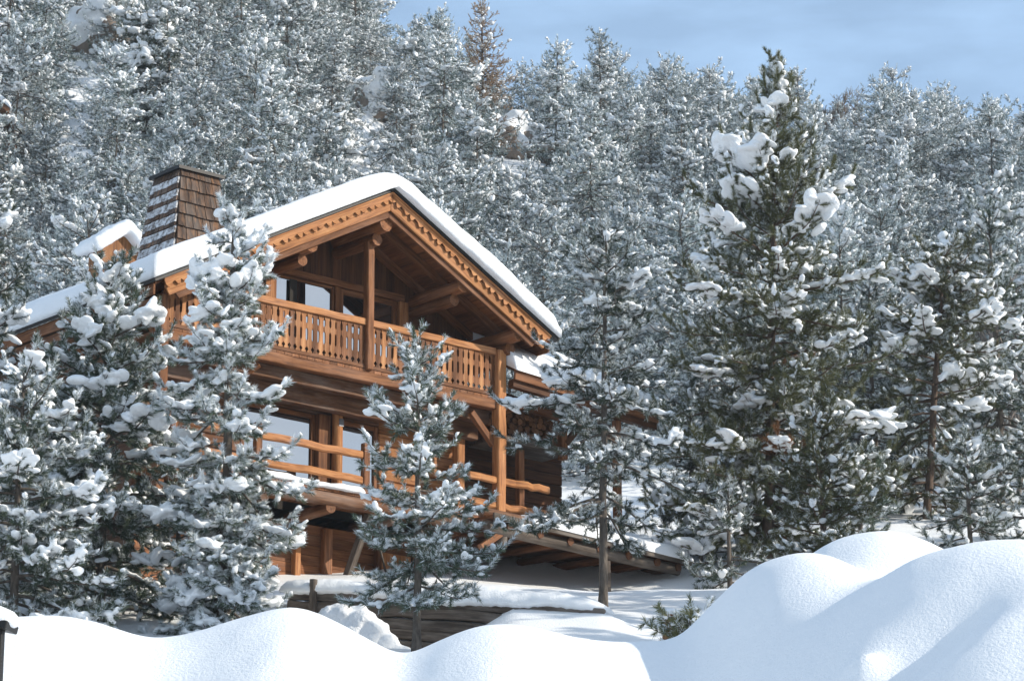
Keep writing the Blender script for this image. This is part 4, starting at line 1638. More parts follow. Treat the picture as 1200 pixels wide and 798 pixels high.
m.log((2.7, 1.15, -6.18), (6.3, 1.15, -6.42), 0.11, 0.10, n=10, seg=10, tint=0.4)
hb(m, 'canopy_log', M['grey_wood'], smooth=True)
m = MB(526)
m.log((1.9, -0.6, cw(1.9) + 0.16), (3.05, -0.6, cw(3.0) + 0.16), 0.11, 0.11, n=10, seg=5, tint=0.7)
hb(m, 'canopy_log', M['old_timber'], smooth=True)
m = MB(527)
m.log((6.75, -0.5, cw(6.7) + 0.14), (6.95, 0.9, cw(6.9) + 0.42), 0.10, 0.10, n=10, seg=5, tint=0.2)
hb(m, 'canopy_log', M['grey_wood'], smooth=True)


def canopy_snow():
    us = np.linspace(2.9, 7.32, 70)
    vs = np.linspace(-1.02, 1.6, 30)
    U_, V_ = np.meshgrid(us, vs)
    base = cw(U_) + 0.05 + 0.05 * (V_ + 1)
    e = np.clip(np.minimum(np.minimum((7.32 - U_) / 0.25, (V_ + 1.02) / 0.22), (U_ - 2.9) / 0.4), 0, 1)
    T = (0.26 + 0.06 * vnoise(U_ * 1.8, V_ * 1.8, 31) + 0.12 * np.clip(V_ + 0.5, 0, 2)) * np.sqrt(1 - (1 - e) ** 2) + 0.012
    n, m_ = U_.shape
    A = np.stack([U_.ravel(), V_.ravel(), (base + T).ravel()], 1)
    B = np.stack([U_.ravel(), V_.ravel(), (base + 0.004).ravel()], 1)
    i = np.arange(n * m_).reshape(n, m_)
    Ft = np.stack([i[:-1, :-1].ravel(), i[:-1, 1:].ravel(), i[1:, 1:].ravel(), i[1:, :-1].ravel()], 1)
    ring = np.concatenate([i[0, :], i[1:, -1], i[-1, -2::-1], i[-2:0:-1, 0]])
    r2 = np.roll(ring, -1)
    Fs = np.stack([ring, ring + n * m_, r2 + n * m_, r2], 1)
    V = np.concatenate([A, B]) + np.array(OFF)
    link(bpy.data.objects.new('canopy_snow', mesh_np('canopy_snow', V, np.concatenate([Ft, Ft[:, ::-1] + n * m_, Fs]), [M['snow']], smooth=True)), chalet)


canopy_snow()

# firewood stacked on the shelf: every log a thing
rgF = np.random.default_rng(12)
HM = Matrix.Translation(Vector((APEX[0], APEX[1], APEX[2]))) @ Matrix.Rotation(HROT, 4, 'Z')
src = []
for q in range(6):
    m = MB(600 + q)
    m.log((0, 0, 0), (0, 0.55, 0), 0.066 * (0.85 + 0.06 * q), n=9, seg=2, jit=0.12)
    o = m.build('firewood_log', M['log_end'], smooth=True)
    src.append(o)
used = 0
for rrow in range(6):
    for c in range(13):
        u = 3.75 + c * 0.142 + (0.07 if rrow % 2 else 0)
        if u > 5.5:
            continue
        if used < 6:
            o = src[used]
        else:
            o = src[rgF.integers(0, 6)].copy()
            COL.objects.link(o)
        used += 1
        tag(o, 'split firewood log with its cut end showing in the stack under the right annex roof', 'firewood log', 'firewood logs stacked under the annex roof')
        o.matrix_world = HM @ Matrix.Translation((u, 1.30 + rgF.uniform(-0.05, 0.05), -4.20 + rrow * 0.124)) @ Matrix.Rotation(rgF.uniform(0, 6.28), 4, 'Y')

# leaning pole by the ground floor door
m = MB(610)
p0 = HM @ Vector((0.95, 1.05, -7.95))
p1 = HM @ Vector((0.80, 1.3, -6.85))
m.log(tuple(p0), tuple(p1), 0.025, 0.02, n=7, seg=3)
o = m.build('pole', M['grey_wood'], smooth=True)
tag(o, 'thin grey wooden pole leaning against the ground floor wall beside the diagonal prop', 'pole')

# retaining wall ----------------------------------------------------------
d_ = WALL_B - WALL_A
zt = lambda t: 12.30 + (11.72 - 12.30) * t
rt = empty('retaining_wall', ((WALL_A[0] + WALL_B[0]) / 2, (WALL_A[1] + WALL_B[1]) / 2, 10.6))
tag(rt, 'dark weathered timber retaining wall below the chalet, half buried in snow', 'retaining wall')
for k in range(6):
    m = MB(620 + k)
    a, b = 0.0, 1.0
    za, zb = zt(0) - 0.1 - k * 0.2, zt(1) - 0.1 - k * 0.2
    pa = np.array([WALL_A[0], WALL_A[1], za]) - np.array(rt.location)
    pb = np.array([WALL_B[0], WALL_B[1], zb]) - np.array(rt.location)
    m.beam(pa + (0, m.rg.uniform(-0.03, 0.02), 0), pb + (0, m.rg.uniform(-0.03, 0.02), 0), 0.14, 0.19, seg=14, jit=0.012, tint=m.rg.uniform(0, .6))
    m.build('plank', M['grey_wood'], rt, bevel=0.02)
for t in (0.08,):
    m = MB(630 + int(t * 100))
    p = np.array([*(WALL_A + d_ * t), zt(t)]) - np.array(rt.location) + (0, -0.17, 0)
    m.log(p + (0, 0, -1.5), p + (0.02, 0, 0.16), 0.08, 0.07, n=9, seg=5)
    m.build('post', M['grey_wood'], rt, smooth=True)
# snow cushion overhanging it
t_ = np.linspace(-0.03, 1.03, 12)
C = np.stack([WALL_A[0] + d_[0] * t_, WALL_A[1] + d_[1] * t_ + 0.36, zt(t_) - 0.02], 1) - np.array(rt.location)
loft_snow('snow', C, 1.15, 0.27, 44, rt, under=0.3, rag=0.12, fr=1.6)

# ploughed heap in front of it
rg = np.random.default_rng(45)
C, Rr = [], []
for q in range(150):
    px_, py_ = rg.uniform(385, 470), 0
    f_ = (px_ - 385) / 85
    base = at(px_, 718 + 42 * max(0, f_ - 0.45) / 0.55 + rg.uniform(0, 30), 52.6)
    C.append(base + rg.normal(0, 0.05, 3))
    r_ = rg.uniform(0.06, 0.22)
    Rr.append((r_, r_ * rg.uniform(.7, 1), r_ * rg.uniform(.6, .9)))
C = np.array(C)
V, F = blobs(C, rg.normal(0, 1, C.shape), np.array(Rr), ICO2, rg, 0.08)
b_ = C.mean(0)
b_[2] = C[:, 2].min()
o = snow_remesh('snow_heap', V - b_, F, 0.035, None, mat=M['snow_rough'], smooth_it=1, disp=0.02)
o.location = b_
tag(o, 'lumpy heap of shovelled snow against the dark retaining wall', 'snow heap', kind='thing')

# black framed box at the left end of the bank ----------------------------------------------------------
pb = at(10, 735, 19.0)
bx0, bz0 = pb[0], pb[2]
sg = empty('notice_case', (bx0 - 0.42, 19.0, bz0 - 3.0), R(-10))
tag(sg, 'dark metal framed case with a sloping snow-capped lid at the bottom left edge', 'notice case')
m = MB(640)
for x in (-0.42, 0.36):
    m.box((x, -0.06, 0.0), (x + 0.06, 0.0, 3.0))
m.build('frame', M['black_metal'], sg, bevel=0.006)
m = MB(641)
m.box((-0.358, -0.045, 1.7), (0.358, -0.015, 2.95))
m.build('panel', M['black_metal'], sg)
m = MB(642)
m.beam((-0.50, -0.02, 3.2), (0.47, -0.02, 2.98), 0.22, 0.05, tint=0.5)
m.build('lid', M['black_metal'], sg, bevel=0.006)
rg = np.random.default_rng(46)
t_ = np.linspace(0, 1, 14)
C = np.stack([-0.5 + 0.9 * t_, np.full(14, -0.02), 3.24 - 0.2 * t_ + 0.09 * (1 - t_)], 1)
V, F = blobs(C, np.tile(np.array([1, 0, -.25]), (14, 1)), np.stack([np.full(14, .12), np.full(14, .14), 0.16 - 0.09 * t_], 1), ICO2, rg, 0.02)
snow_remesh('snow', V, F, 0.02, sg, mat=M['snow'], smooth_it=3, disp=0.004)

# second chalet up the slope, only its roof corner in frame ----------------------------------------------------------
pc = at(12, 128, 108.0)
c2 = empty('hillside_chalet', (pc[0] - 2.6, 108.0, pc[2] - 3.0), R(6))
tag(c2, 'brown chalet on the upper slope at the left edge, only its snowy roof corner showing', 'chalet')
m = MB(650)
m.plate([(-1.9, -3), (1.9, -3), (1.9, 3.3), (0, 4.9), (-1.9, 3.3)], 1, 0.5, 5.0, grain=(0, 0, 1))
m.build('wall', M['old_timber'], c2)
m = MB(651)
m.plate([(-2.6, 3.0), (0, 5.1), (2.6, 3.0), (2.6, 2.82), (0, 4.92), (-2.6, 2.82)], 1, -0.2, 5.4, grain=(1, 0, -.8))
m.build('roof', M['timber'], c2)
m = MB(652)
m.plate([(-2.65, 3.02), (-2.6, 3.2), (0, 5.42), (2.55, 3.3), (2.65, 3.02), (0, 5.13)], 1, -0.25, 5.45)
m.build('roof_snow', M['snow'], c2, bevel=0.06)
# ------------------------------------------------------------------ near pines


def near_tree(px, pb, Y, ptop, label, seed, RAD, needle='needle', bark='bark', name='pine_tree', cat='pine tree', group=None, voxel=0.02, **kw):
    base = at(px, pb, Y)
    top = at(px, ptop, Y)
    H = top[2] - base[2]
    gz = float(terrain(base[0], base[1]))
    ext = max(0.0, base[2] - gz) if base[2] > gz else 0.0
    b = np.array([base[0], base[1], min(base[2], gz) - 0.05])
    H2 = top[2] - b[2] - (0.12 + 0.025 * H)
    cb = kw.pop('cb', 0.1)
    cb = (cb * H + (base[2] - b[2])) / H2
    data = pine_data(seed, H2, RAD, cb=cb, **kw)
    return make_tree(name, tuple(b), label, cat, data, M[needle], M[bark], group, voxel)


cone = lambda p: (lambda t: (1 - t) ** p)


def prof_pts(*pts):
    xs = [p[0] for p in pts]
    ys = [p[1] for p in pts]
    return lambda t: float(np.interp(t, xs, ys))


# the small pine in front of the terrace
near_tree(488, 753, 50.0, 385, 'small bluish pine in front of the terrace, lit glass panes on its left', 101, 1.34, cb=0.15,
          prof=prof_pts((0, .6), (.14, 1.0), (.35, .9), (.6, .62), (.8, .38), (1, .12)), bough=0.4, wh=0.32, nb=5, twig_step=0.12, twig_len=0.46,
          frost=0.36, snow_p=0.3, snow_r=0.04, pad_p=0.12, pad_r=0.14, droop=0.15, gaps=0.12, up_top=48, trunk_r=0.06)
# the slim pine with the bare lower trunk right of the chalet
near_tree(706, 726, 55.0, 246, 'slim dark pine with a bare lower trunk in front of the log canopy', 102, 1.95, cb=0.25,
          prof=prof_pts((0, .7), (.1, .95), (.3, 1.0), (.42, .78), (.5, .52), (.66, .5), (.8, .4), (.92, .25), (1, .1)), bough=0.55, wh=0.38, nb=5, twig_step=0.13, twig_len=0.46,
          frost=0.34, snow_p=0.22, snow_r=0.038, pad_p=0.28, pad_r=0.19, droop=0.3, gaps=0.18, up_top=45, trunk_r=0.075, lean=(0.12, 0))
# the tallest pine at right
near_tree(898, 660, 64.5, 64, 'tallest pine right of the chalet with big snow lumps on upright branch ends', 103, 2.5, cb=0.06, bark='bark_red',
          prof=prof_pts((0, .75), (.15, .95), (.35, 1.0), (.5, .85), (.62, .8), (.74, .5), (.86, .24), (.95, .1), (1, .05)), cap=True, needle='needle_olive', gapf=lambda t: 0.06 if t < 0.5 else 0.3, up=0.8, dens=500, bough=0.35, lean=(0.58, 0), wh=0.31, nb=6, twig_step=0.13, twig_len=0.6,
          frost=0.12, snow_p=0.1, snow_r=0.045, pad_p=0.46, pad_r=0.27, droop=0.22, gaps=0.1, up_top=58, trunk_r=0.12, dry=0.04)
near_tree(1085, 640, 70.0, 262, 'pine right of the tallest one, its branches ending in thick snow pads', 104, 2.2, cb=0.05, bark='bark_red',
          prof=prof_pts((0, .7), (.2, .95), (.45, 1.0), (.65, .9), (.8, .65), (.92, .35), (1, .15)), cap=True, needle='needle_olive', dens=470, bough=0.45, lean=(0.6, 0), wh=0.36, nb=5, twig_step=0.14, twig_len=0.5,
          frost=0.14, snow_p=0.1, snow_r=0.045, pad_p=0.46, pad_r=0.26, droop=0.3, gaps=0.2, up_top=40, trunk_r=0.10)
near_tree(1175, 640, 73.0, 226, 'slender snowy pine at the right edge of the photo', 105, 2.0, cb=0.05,
          prof=prof_pts((0, .9), (.3, 1.0), (.6, .7), (.8, .4), (1, .12)), bough=0.5, wh=0.42, nb=5, twig_step=0.15, twig_len=0.5,
          frost=0.28, snow_p=0.2, snow_r=0.05, pad_p=0.34, pad_r=0.22, droop=0.3, gaps=0.15, up_top=45, voxel=0.034)
near_tree(966, 690, 57.0, 455, 'bushy olive green young pine with one pale upright leader before the tallest pine', 106, 0.95, cb=0.02, bark='bark_red',
          prof=prof_pts((0, .9), (.3, 1.0), (.6, .75), (.85, .35), (1, .15)), needle='needle_olive', bough=0.15, wh=0.28, nb=6, twig_step=0.11, twig_len=0.4,
          frost=0.05, snow_p=0.08, snow_r=0.045, pad_p=0.08, pad_r=0.12, droop=0.1, gaps=0.05, up_top=65)
# left group
near_tree(262, 742, 52.4, 228, 'sunlit pine heavy with snow, its thin sparse top rising before the bargeboard', 107, 1.36, cb=0.02,
          prof=prof_pts((0, .85), (.15, 1.0), (.35, .95), (.5, .78), (.62, .68), (.72, .6), (.82, .5), (.92, .28), (1, .1)), gapf=lambda t: 0.06 if t < 0.42 else 0.56, dens=560, bough=0.6, wh=0.26, nb=7, twig_step=0.12, twig_len=0.42,
          frost=0.7, snow_p=0.42, snow_r=0.04, pad_p=0.42, pad_r=0.23, droop=0.45, gaps=0.1, up_top=42)
near_tree(114, 745, 54.2, 292, 'broad dark pine left of the sparse-topped one, big snow lumps on its tips', 108, 2.1, cb=0.02,
          prof=prof_pts((0, .85), (.2, 1.0), (.45, .9), (.6, .95), (.72, .58), (.85, .27), (1, .10)), dens=480, bough=0.5, wh=0.34, nb=6, twig_step=0.12, twig_len=0.48,
          frost=0.26, snow_p=0.17, snow_r=0.042, pad_p=0.48, pad_r=0.25, droop=0.25, gaps=0.12, up_top=55)
near_tree(14, 750, 51.0, 412, 'snow-laden pine at the left edge with its top below the eave', 109, 1.65, cb=0.02,
          prof=prof_pts((0, .95), (.3, 1.0), (.55, .85), (.8, .5), (1, .15)), bough=0.55, wh=0.34, nb=6, twig_step=0.12, twig_len=0.46,
          frost=0.36, snow_p=0.27, snow_r=0.042, pad_p=0.45, pad_r=0.23, droop=0.3, gaps=0.15, up_top=50)
near_tree(-62, 750, 54.0, 185, 'tall pine reaching in at the left edge with dark needle brushes', 110, 1.6, cb=0.05,
          prof=prof_pts((0, .9), (.3, 1.0), (.6, .95), (.8, .7), (1, .2)), bough=0.5, wh=0.38, nb=5, twig_step=0.13, twig_len=0.48,
          frost=0.18, snow_p=0.2, snow_r=0.046, pad_p=0.42, pad_r=0.23, droop=0.3, gaps=0.15, up_top=50)
# tall pines just outside the right edge: their shadow lies over the two small pines and the ground
for (x, y, h_, seed) in ((12.0, 47.8, 9.5, 141), (14.4, 48.6, 12.0, 142), (18.5, 48.0, 14.0, 143), (10.9, 45.6, 8.0, 144), (12.9, 46.2, 9.5, 145), (15.5, 46.4, 11.5, 146), (11.9, 52.6, 7.2, 147), (12.6, 54.2, 6.8, 148), (12.0, 56.0, 5.6, 149)):
    z_ = float(terrain(x, y)) - 0.1
    dt = pine_data(seed, h_, 2.1, cb=0.05, prof=prof_pts((0, .9), (.3, 1.0), (.6, .85), (.85, .45), (1, .1)), wh=0.5, nb=6, twig_step=0.22, twig_len=0.55, nw=0.022, nl=0.13, dens=90, fine=False,
                   snow_p=0.25, snow_r=0.06, pad_p=0.2)
    make_tree('pine_tree', (x, y, z_), 'tall pine standing just outside the right edge of the photo', 'pine tree', dt, M['needle'], M['bark'], 'pines outside the right edge', None, True)

# undergrowth behind the canopy and the bank
for (px, pb, Y, ptop, rad, seed, lab) in ((822, 705, 65.0, 585, 1.1, 121, 'low dark spruce with drooping boughs beyond the end of the log canopy'),
                                         (856, 705, 62.5, 560, 1.0, 122, 'low bushy spruce at the foot of the tallest pine, left side'),
                                         (1010, 690, 64.0, 520, 1.2, 123, 'small shaded pine between the two tall pines at right'),
                                         (1140, 690, 65.0, 500, 1.3, 124, 'small shaded pine under the slender pine at the right edge'),
                                         (815, 700, 66.0, 430, 1.5, 125, 'mid-sized pine standing behind the left side of the tallest pine'),
                                         (1030, 690, 71.0, 330, 1.7, 126, 'mid-sized pine filling the gap between the two tall pines'),
                                         (1215, 690, 66.0, 420, 1.5, 127, 'shaded pine cut off by the right edge of the photo'),
                                         (60, 748, 58.0, 470, 1.3, 128, 'shaded young pine between the two pines left of the chalet'),
                                         (205, 748, 55.5, 520, 1.2, 129, 'shaded young pine at the corner of the chalet behind the sunlit pine')):
    near_tree(px, pb, Y, ptop, lab, seed, rad, name='young_pine', cat='pine tree', cb=0.0, prof=prof_pts((0, 1.0), (.3, .95), (.7, .55), (1, .12)), wh=0.4, nb=6, twig_step=0.15, twig_len=0.42,
              frost=0.24, bough=0.4, snow_p=0.18, snow_r=0.046, pad_p=0.2, pad_r=0.13, droop=0.35, gaps=0.08, up_top=45, voxel=0.036, dens=260, nw=0.013)


# ------------------------------------------------------------------ the forest on the slope
def far_proto(kind, seed):
    k = dict(far=True)
    if kind == 'pine':
        d = pine_data(seed, 6.8, 2.25, cb=0.04, prof=prof_pts((0, .85), (.2, 1.0), (.5, .92), (.72, .72), (.88, .45), (1, .12)), wh=0.40, nb=6, twig_step=0.18, twig_len=0.56,
                      nl=0.12, nw=0.018, dens=95, frost=0.52, snow_p=0.14, snow_r=0.042, pad_p=0.38, pad_r=0.15, droop=0.35, gaps=0.14, up_top=45, fine=False, lat=2.0, trunk_r=0.05)
    elif kind == 'laden':
        d = pine_data(seed, 7.2, 2.4, cb=0.05, prof=prof_pts((0, .9), (.25, 1.0), (.55, .95), (.8, .75), (1, .2)), wh=0.46, nb=6, twig_step=0.19, twig_len=0.6,
                      nl=0.125, nw=0.019, dens=95, frost=0.42, snow_p=0.13, snow_r=0.048, pad_p=0.42, pad_r=0.23, droop=0.5, gaps=0.22, up_top=30, fine=False, lat=2.0, trunk_r=0.05)
    elif kind == 'spruce':
        d = pine_data(seed, 8.2, 2.05, cb=0.03, prof=cone(0.8), wh=0.40, nb=7, twig_step=0.19, twig_len=0.52,
                      nl=0.11, nw=0.018, dens=95, frost=0.48, snow_p=0.13, snow_r=0.043, pad_p=0.42, pad_r=0.17, droop=0.55, gaps=0.08, up_top=25, fine=False, lat=1.9, trunk_r=0.055)
    elif kind == 'young':
        d = pine_data(seed, 4.8, 1.0, cb=0.02, prof=prof_pts((0, 1.0), (.4, .85), (.7, .5), (1, .1)), wh=0.28, nb=6, twig_step=0.13, twig_len=0.34,
                      nl=0.09, nw=0.013, dens=130, frost=0.56, snow_p=0.16, snow_r=0.035, pad_p=0.12, pad_r=0.09, droop=0.1, gaps=0.08, up_top=68, fine=False, lat=2.0, trunk_r=0.04)
    return d


KIND = {'pine': 'frosted pine', 'laden': 'pine with heavy snow pads', 'spruce': 'pointed snowy spruce', 'young': 'small slender frosted pine'}
protos = {}
for kind, cnt in (('pine', 4), ('laden', 3), ('spruce', 3), ('young', 4)):
    protos[kind] = []
    for q in range(cnt):
        protos[kind].append([far_proto(kind, 700 + 10 * len(protos) + q), None])
NAMES = {'pine': 'pine_tree', 'laden': 'pine_tree', 'spruce': 'spruce_tree', 'young': 'young_pine'}


def zone(px, py):
    if py < 60 and px > 470 or py < 135 and px > 800:
        return 'on the skyline against the blue sky'
    if px < 330:
        return 'on the slope up left of the chimney' if py < 150 else 'just behind the chalet roof and chimney'
    if px < 620:
        return 'on the slope above the roof ridge' if py < 170 else 'just behind the chalet ridge'
    if px < 830:
        return 'on the slope between ridge and tallest pine'
    return 'on the slope behind the tall pines at right'


ROCKS = [(440, 100, 128.0, 0.95, 'snow-capped brown rock ledge on the slope up from the roof ridge'),
         (594, 122, 118.0, 0.85, 'rounded snow-covered boulder right of the brown rock ledge'),
         (652, 86, 136.0, 1.2, 'snow-covered boulder high on the slope near the skyline'),
         (108, 20, 135.0, 1.2, 'snow-covered rock high at the upper left of the slope'),
         (172, 118, 108.0, 2.0, '')]
rgT = np.random.default_rng(2024)
NC = 9000
cy = 76 + 84 * rgT.uniform(0, 1, NC) ** 0.92
cx = rgT.uniform(-1, 1, NC) * (0.172 * cy + 3.0)
cz = terrain(cx, cy)
ok = np.ones(NC, bool)
# keep clear of the chalet and of the sight lines to the rocks
lx = (cx - APEX[0]) * math.cos(HROT) + (cy - APEX[1]) * math.sin(HROT)
ly = -(cx - APEX[0]) * math.sin(HROT) + (cy - APEX[1]) * math.cos(HROT)
ok &= ~((np.abs(lx) < 8) & (ly > -3) & (ly < 12))


def proj_arr(x, y, z):
    d = y * math.cos(TH) + (z - CAMZ) * math.sin(TH)
    v = -y * math.sin(TH) + (z - CAMZ) * math.cos(TH)
    return 600 + FPX * x / d, 399 - FPX * v / d


tpx, tpy = proj_arr(cx, cy, cz + 6.5)
bpx, bpy_ = proj_arr(cx, cy, cz)
for rx, ryy, ry, rr, _ in ROCKS:
    if rr > 0:
        ys_ = np.arange(96, 156, 0.5)
        cand = np.array([at(rx, ryy, y_) for y_ in ys_])
        ry = ys_[int(np.argmin(np.abs(cand[:, 2] - (terrain(cand[:, 0], cand[:, 1]) + 1.6))))]
        ok &= ~((cy < ry + 1.5) & (np.abs(tpx - rx) < 27) & (tpy < ryy + 8) & (bpy_ > ryy - 20))
cx, cy, cz = [a[ok].tolist() for a in (cx, cy, cz)]
pts = []
zs = []
for x, y, z in zip(cx, cy, cz):
    dmin = 1.6 if y < 92 else 2.1
    if len(pts) >= 288:
        break
    if any((x - a) ** 2 + (y - b) ** 2 < dmin * dmin for a, b in pts):
        continue
    pts.append((x, y))
    zs.append(z)
nfar = 0
for (x, y), z in zip(pts, zs):
    if y < 96 and x < 4:
        kind = 'young' if rgT.uniform() < 0.8 else 'pine'
    elif y < 96:
        kind = ['young', 'pine', 'laden'][rgT.choice(3, p=[.45, .4, .15])]
    else:
        kind = ['pine', 'laden', 'spruce', 'young'][rgT.choice(4, p=[.5, .2, .2, .1])]
    if kind == 'spruce' and y > 125:
        kind = 'pine'
    pr = protos[kind][rgT.integers(0, len(protos[kind]))]
    s = rgT.uniform(0.68, 1.15)
    if y > 132:
        s = rgT.uniform(0.62, 0.98)
    lean = rgT.normal(0, 0.045, 2)
    Hk = {'pine': 6.8, 'laden': 7.2, 'spruce': 8.2, 'young': 4.8}[kind] * s
    px, py = proj((x, y, z + Hk * 0.9))
    zn = zone(px, py)
    lab = KIND[kind] + ' ' + zn
    grp = KIND[kind] + ' group ' + zn
    if pr[1] is None:
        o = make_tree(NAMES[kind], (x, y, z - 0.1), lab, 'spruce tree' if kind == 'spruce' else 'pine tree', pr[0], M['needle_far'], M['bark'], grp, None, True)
        pr[1] = o
    else:
        o = pr[1].copy()
        COL.objects.link(o)
        for ch in pr[1].children:
            c = ch.copy()
            COL.objects.link(c)
            c.parent = o
        o['label'], o['group'] = lab, grp
        o.location = (x, y, z - 0.1)
    o.rotation_euler = (lean[0], lean[1], rgT.uniform(0, 6.28))
    o.scale = (s * rgT.uniform(.92, 1.1), s * rgT.uniform(.92, 1.1), s)

# the rest of the forest: trees filling the gaps between and behind those above, one mass
SP = [pr[1] for kd in ('pine', 'laden', 'spruce', 'young') for pr in protos[kd][:2] if pr[1] is not None]
FP, FS, FR, FK = [], [], [], []
taken = list(pts)
for x, y, z in zip(cx[::-1], cy[::-1], cz[::-1]):
    if len(FP) >= 260:
        break
    if y < 92 or any((x - a) ** 2 + (y - b) ** 2 < 1.45 ** 2 for a, b in taken):
        continue
    taken.append((x, y))
    FP.append((x, y, z - 0.1))
    FS.append(rgT.uniform(0.5, 0.85))
    FR.append(rgT.uniform(0, 6.28))
    FK.append(int(rgT.integers(0, len(SP))))
me = bpy.data.meshes.new('hillside_forest')
me.from_pydata(FP, [], [])
for an, arr, ty in (('tree_scale', FS, 'FLOAT'), ('tree_turn', FR, 'FLOAT'), ('tree_kind', FK, 'INT')):
    a = me.attributes.new(an, ty, 'POINT')
    a.data.foreach_set('value', np.array(arr, np.int32 if ty == 'INT' else np.float32))
fo = link(bpy.data.objects.new('hillside_forest', me))
tag(fo, 'smaller frosted conifers filling the gaps of the dense forest on the slope', 'forest', kind='stuff')
ng = bpy.data.node_groups.new('forest', 'GeometryNodeTree')
ng.interface.new_socket('Geometry', in_out='INPUT', socket_type='NodeSocketGeometry')
ng.interface.new_socket('Geometry', in_out='OUTPUT', socket_type='NodeSocketGeometry')
gi, go = ng.nodes.new('NodeGroupInput'), ng.nodes.new('NodeGroupOutput')
jn = ng.nodes.new('GeometryNodeJoinGeometry')


def named(an, ty):
    q = ng.nodes.new('GeometryNodeInputNamedAttribute')
    q.data_type = ty
    q.inputs['Name'].default_value = an
    return q


nS, nR, nK = named('tree_scale', 'FLOAT'), named('tree_turn', 'FLOAT'), named('tree_kind', 'INT')
cxyz = ng.nodes.new('ShaderNodeCombineXYZ')
ng.links.new(nR.outputs['Attribute'], cxyz.inputs['Z'])
for k, src_ in enumerate(SP):
    cmp_ = ng.nodes.new('FunctionNodeCompare')
    cmp_.data_type = 'INT'
    cmp_.operation = 'EQUAL'
    ng.links.new(nK.outputs['Attribute'], [s_ for s_ in cmp_.inputs if s_.name == 'A' and s_.type == 'INT'][0])
    [s_ for s_ in cmp_.inputs if s_.name == 'B' and s_.type == 'INT'][0].default_value = k
    for ch in src_.children:
        oi_ = ng.nodes.new('GeometryNodeObjectInfo')
        oi_.inputs['Object'].default_value = ch
        oi_.inputs['As Instance'].default_value = True
        ip = ng.nodes.new('GeometryNodeInstanceOnPoints')
        ng.links.new(gi.outputs[0], ip.inputs['Points'])
        ng.links.new(cmp_.outputs['Result'], ip.inputs['Selection'])
        ng.links.new(oi_.outputs['Geometry'], ip.inputs['Instance'])
        ng.links.new(cxyz.outputs[0], ip.inputs['Rotation'])
        ng.links.new(nS.outputs['Attribute'], ip.inputs['Scale'])
        ng.links.new(ip.outputs[0], jn.inputs[0])
ng.links.new(jn.outputs[0], go.inputs[0])
gm = fo.modifiers.new('forest', 'NODES')
gm.node_group = ng

# rocks with snow on the slope
for q, (px, py, Y, rr, lab) in enumerate(ROCKS):
    if not lab:
        continue
    rg = np.random.default_rng(900 + q)
    ys_ = np.arange(96, 156, 0.5)
    cand = np.array([at(px, py, y_) for y_ in ys_])
    gap = np.abs(cand[:, 2] - (terrain(cand[:, 0], cand[:, 1]) + 1.6))
    c = cand[int(np.argmin(gap))]
    gz = float(terrain(c[0], c[1]))
    h_ = 1.9
    rk = empty('boulder', (c[0], c[1], gz))
    tag(rk, lab, 'boulder')
    n_ = 16
    C = np.stack([rg.normal(0, rr * 0.6, n_), rg.normal(0, rr * 0.5, n_), rg.uniform(0, h_ * 0.75, n_)], 1)
    V, F = blobs(C, rg.normal(0, 1, (n_, 3)), np.stack([rg.uniform(.5, .9, n_) * rr, rg.uniform(.4, .7, n_) * rr, rg.uniform(.5, .8, n_) * h_ * 0.4], 1), ICO2, rg, 0.1)
    snow_remesh('rock', V, F, 0.12, rk, mat=M['rock'], smooth_it=1, disp=0.05, seed=q)
    C2 = np.repeat(C, 2, 0) + rg.normal(0, 0.2, (2 * n_, 3)) + np.array([0, 0, h_ * 0.22])
    n_ *= 2
    V, F = blobs(C2, rg.normal(0, 1, (n_, 3)) * np.array([1, 1, .1]), np.stack([rg.uniform(.6, .9, n_) * rr, rg.uniform(.5, .8, n_) * rr, rg.uniform(.3, .5, n_) * h_ * 0.5], 1), ICO2, rg, 0.05)
    snow_remesh('snow', V, F, 0.1, rk, mat=M['snow_tree'], smooth_it=3, disp=0.03, seed=q)

# the dark snow-topped pine standing out at the upper left
ys_ = np.arange(96, 156, 0.5)
cand = np.array([at(172, 150, y_) for y_ in ys_])
c = cand[int(np.argmin(np.abs(cand[:, 2] - (terrain(cand[:, 0], cand[:, 1]) + 0.3))))]
gz = float(terrain(c[0], c[1]))
dt = pine_data(790, 5.2, 2.4, cb=0.05, prof=prof_pts((0, .8), (.25, 1.0), (.6, .95), (.85, .7), (1, .25)), wh=0.42, nb=7, twig_step=0.15, twig_len=0.6, nl=0.13, nw=0.018, dens=130, frost=0.08, snow_p=0.12, snow_r=0.05,
               pad_p=0.75, pad_r=0.36, droop=0.5, gaps=0.12, up_top=35, fine=False, lat=2.2, trunk_r=0.08)
make_tree('pine_tree', (c[0], c[1], gz - 0.1), 'broad dark pine with thick white snow shelves, high on the slope above the chimney', 'pine tree', dt, M['needle'], M['bark'], None, None, True)

# rusty bare larch on the skyline
c = at(566, 60, 138.0)
gz = float(terrain(c[0], c[1]))
tp_ = at(562, 4, 138.0)
dt = pine_data(801, tp_[2] - gz, 2.1, cb=0.1, prof=cone(0.6), wh=0.34, nb=7, twig_step=0.2, twig_len=0.5, nl=0.07, nw=0.014, dens=260, frost=0.12, snow_p=0.05, snow_r=0.05, pad_p=0.0, droop=0.2, gaps=0.1, up_top=40, lat=2.0)
make_tree('larch_tree', (c[0], c[1], gz - 0.1), 'rusty brown bare larch rising above the skyline over the chalet', 'larch tree', dt, M['larch'], M['bark_red'], None, None, True)


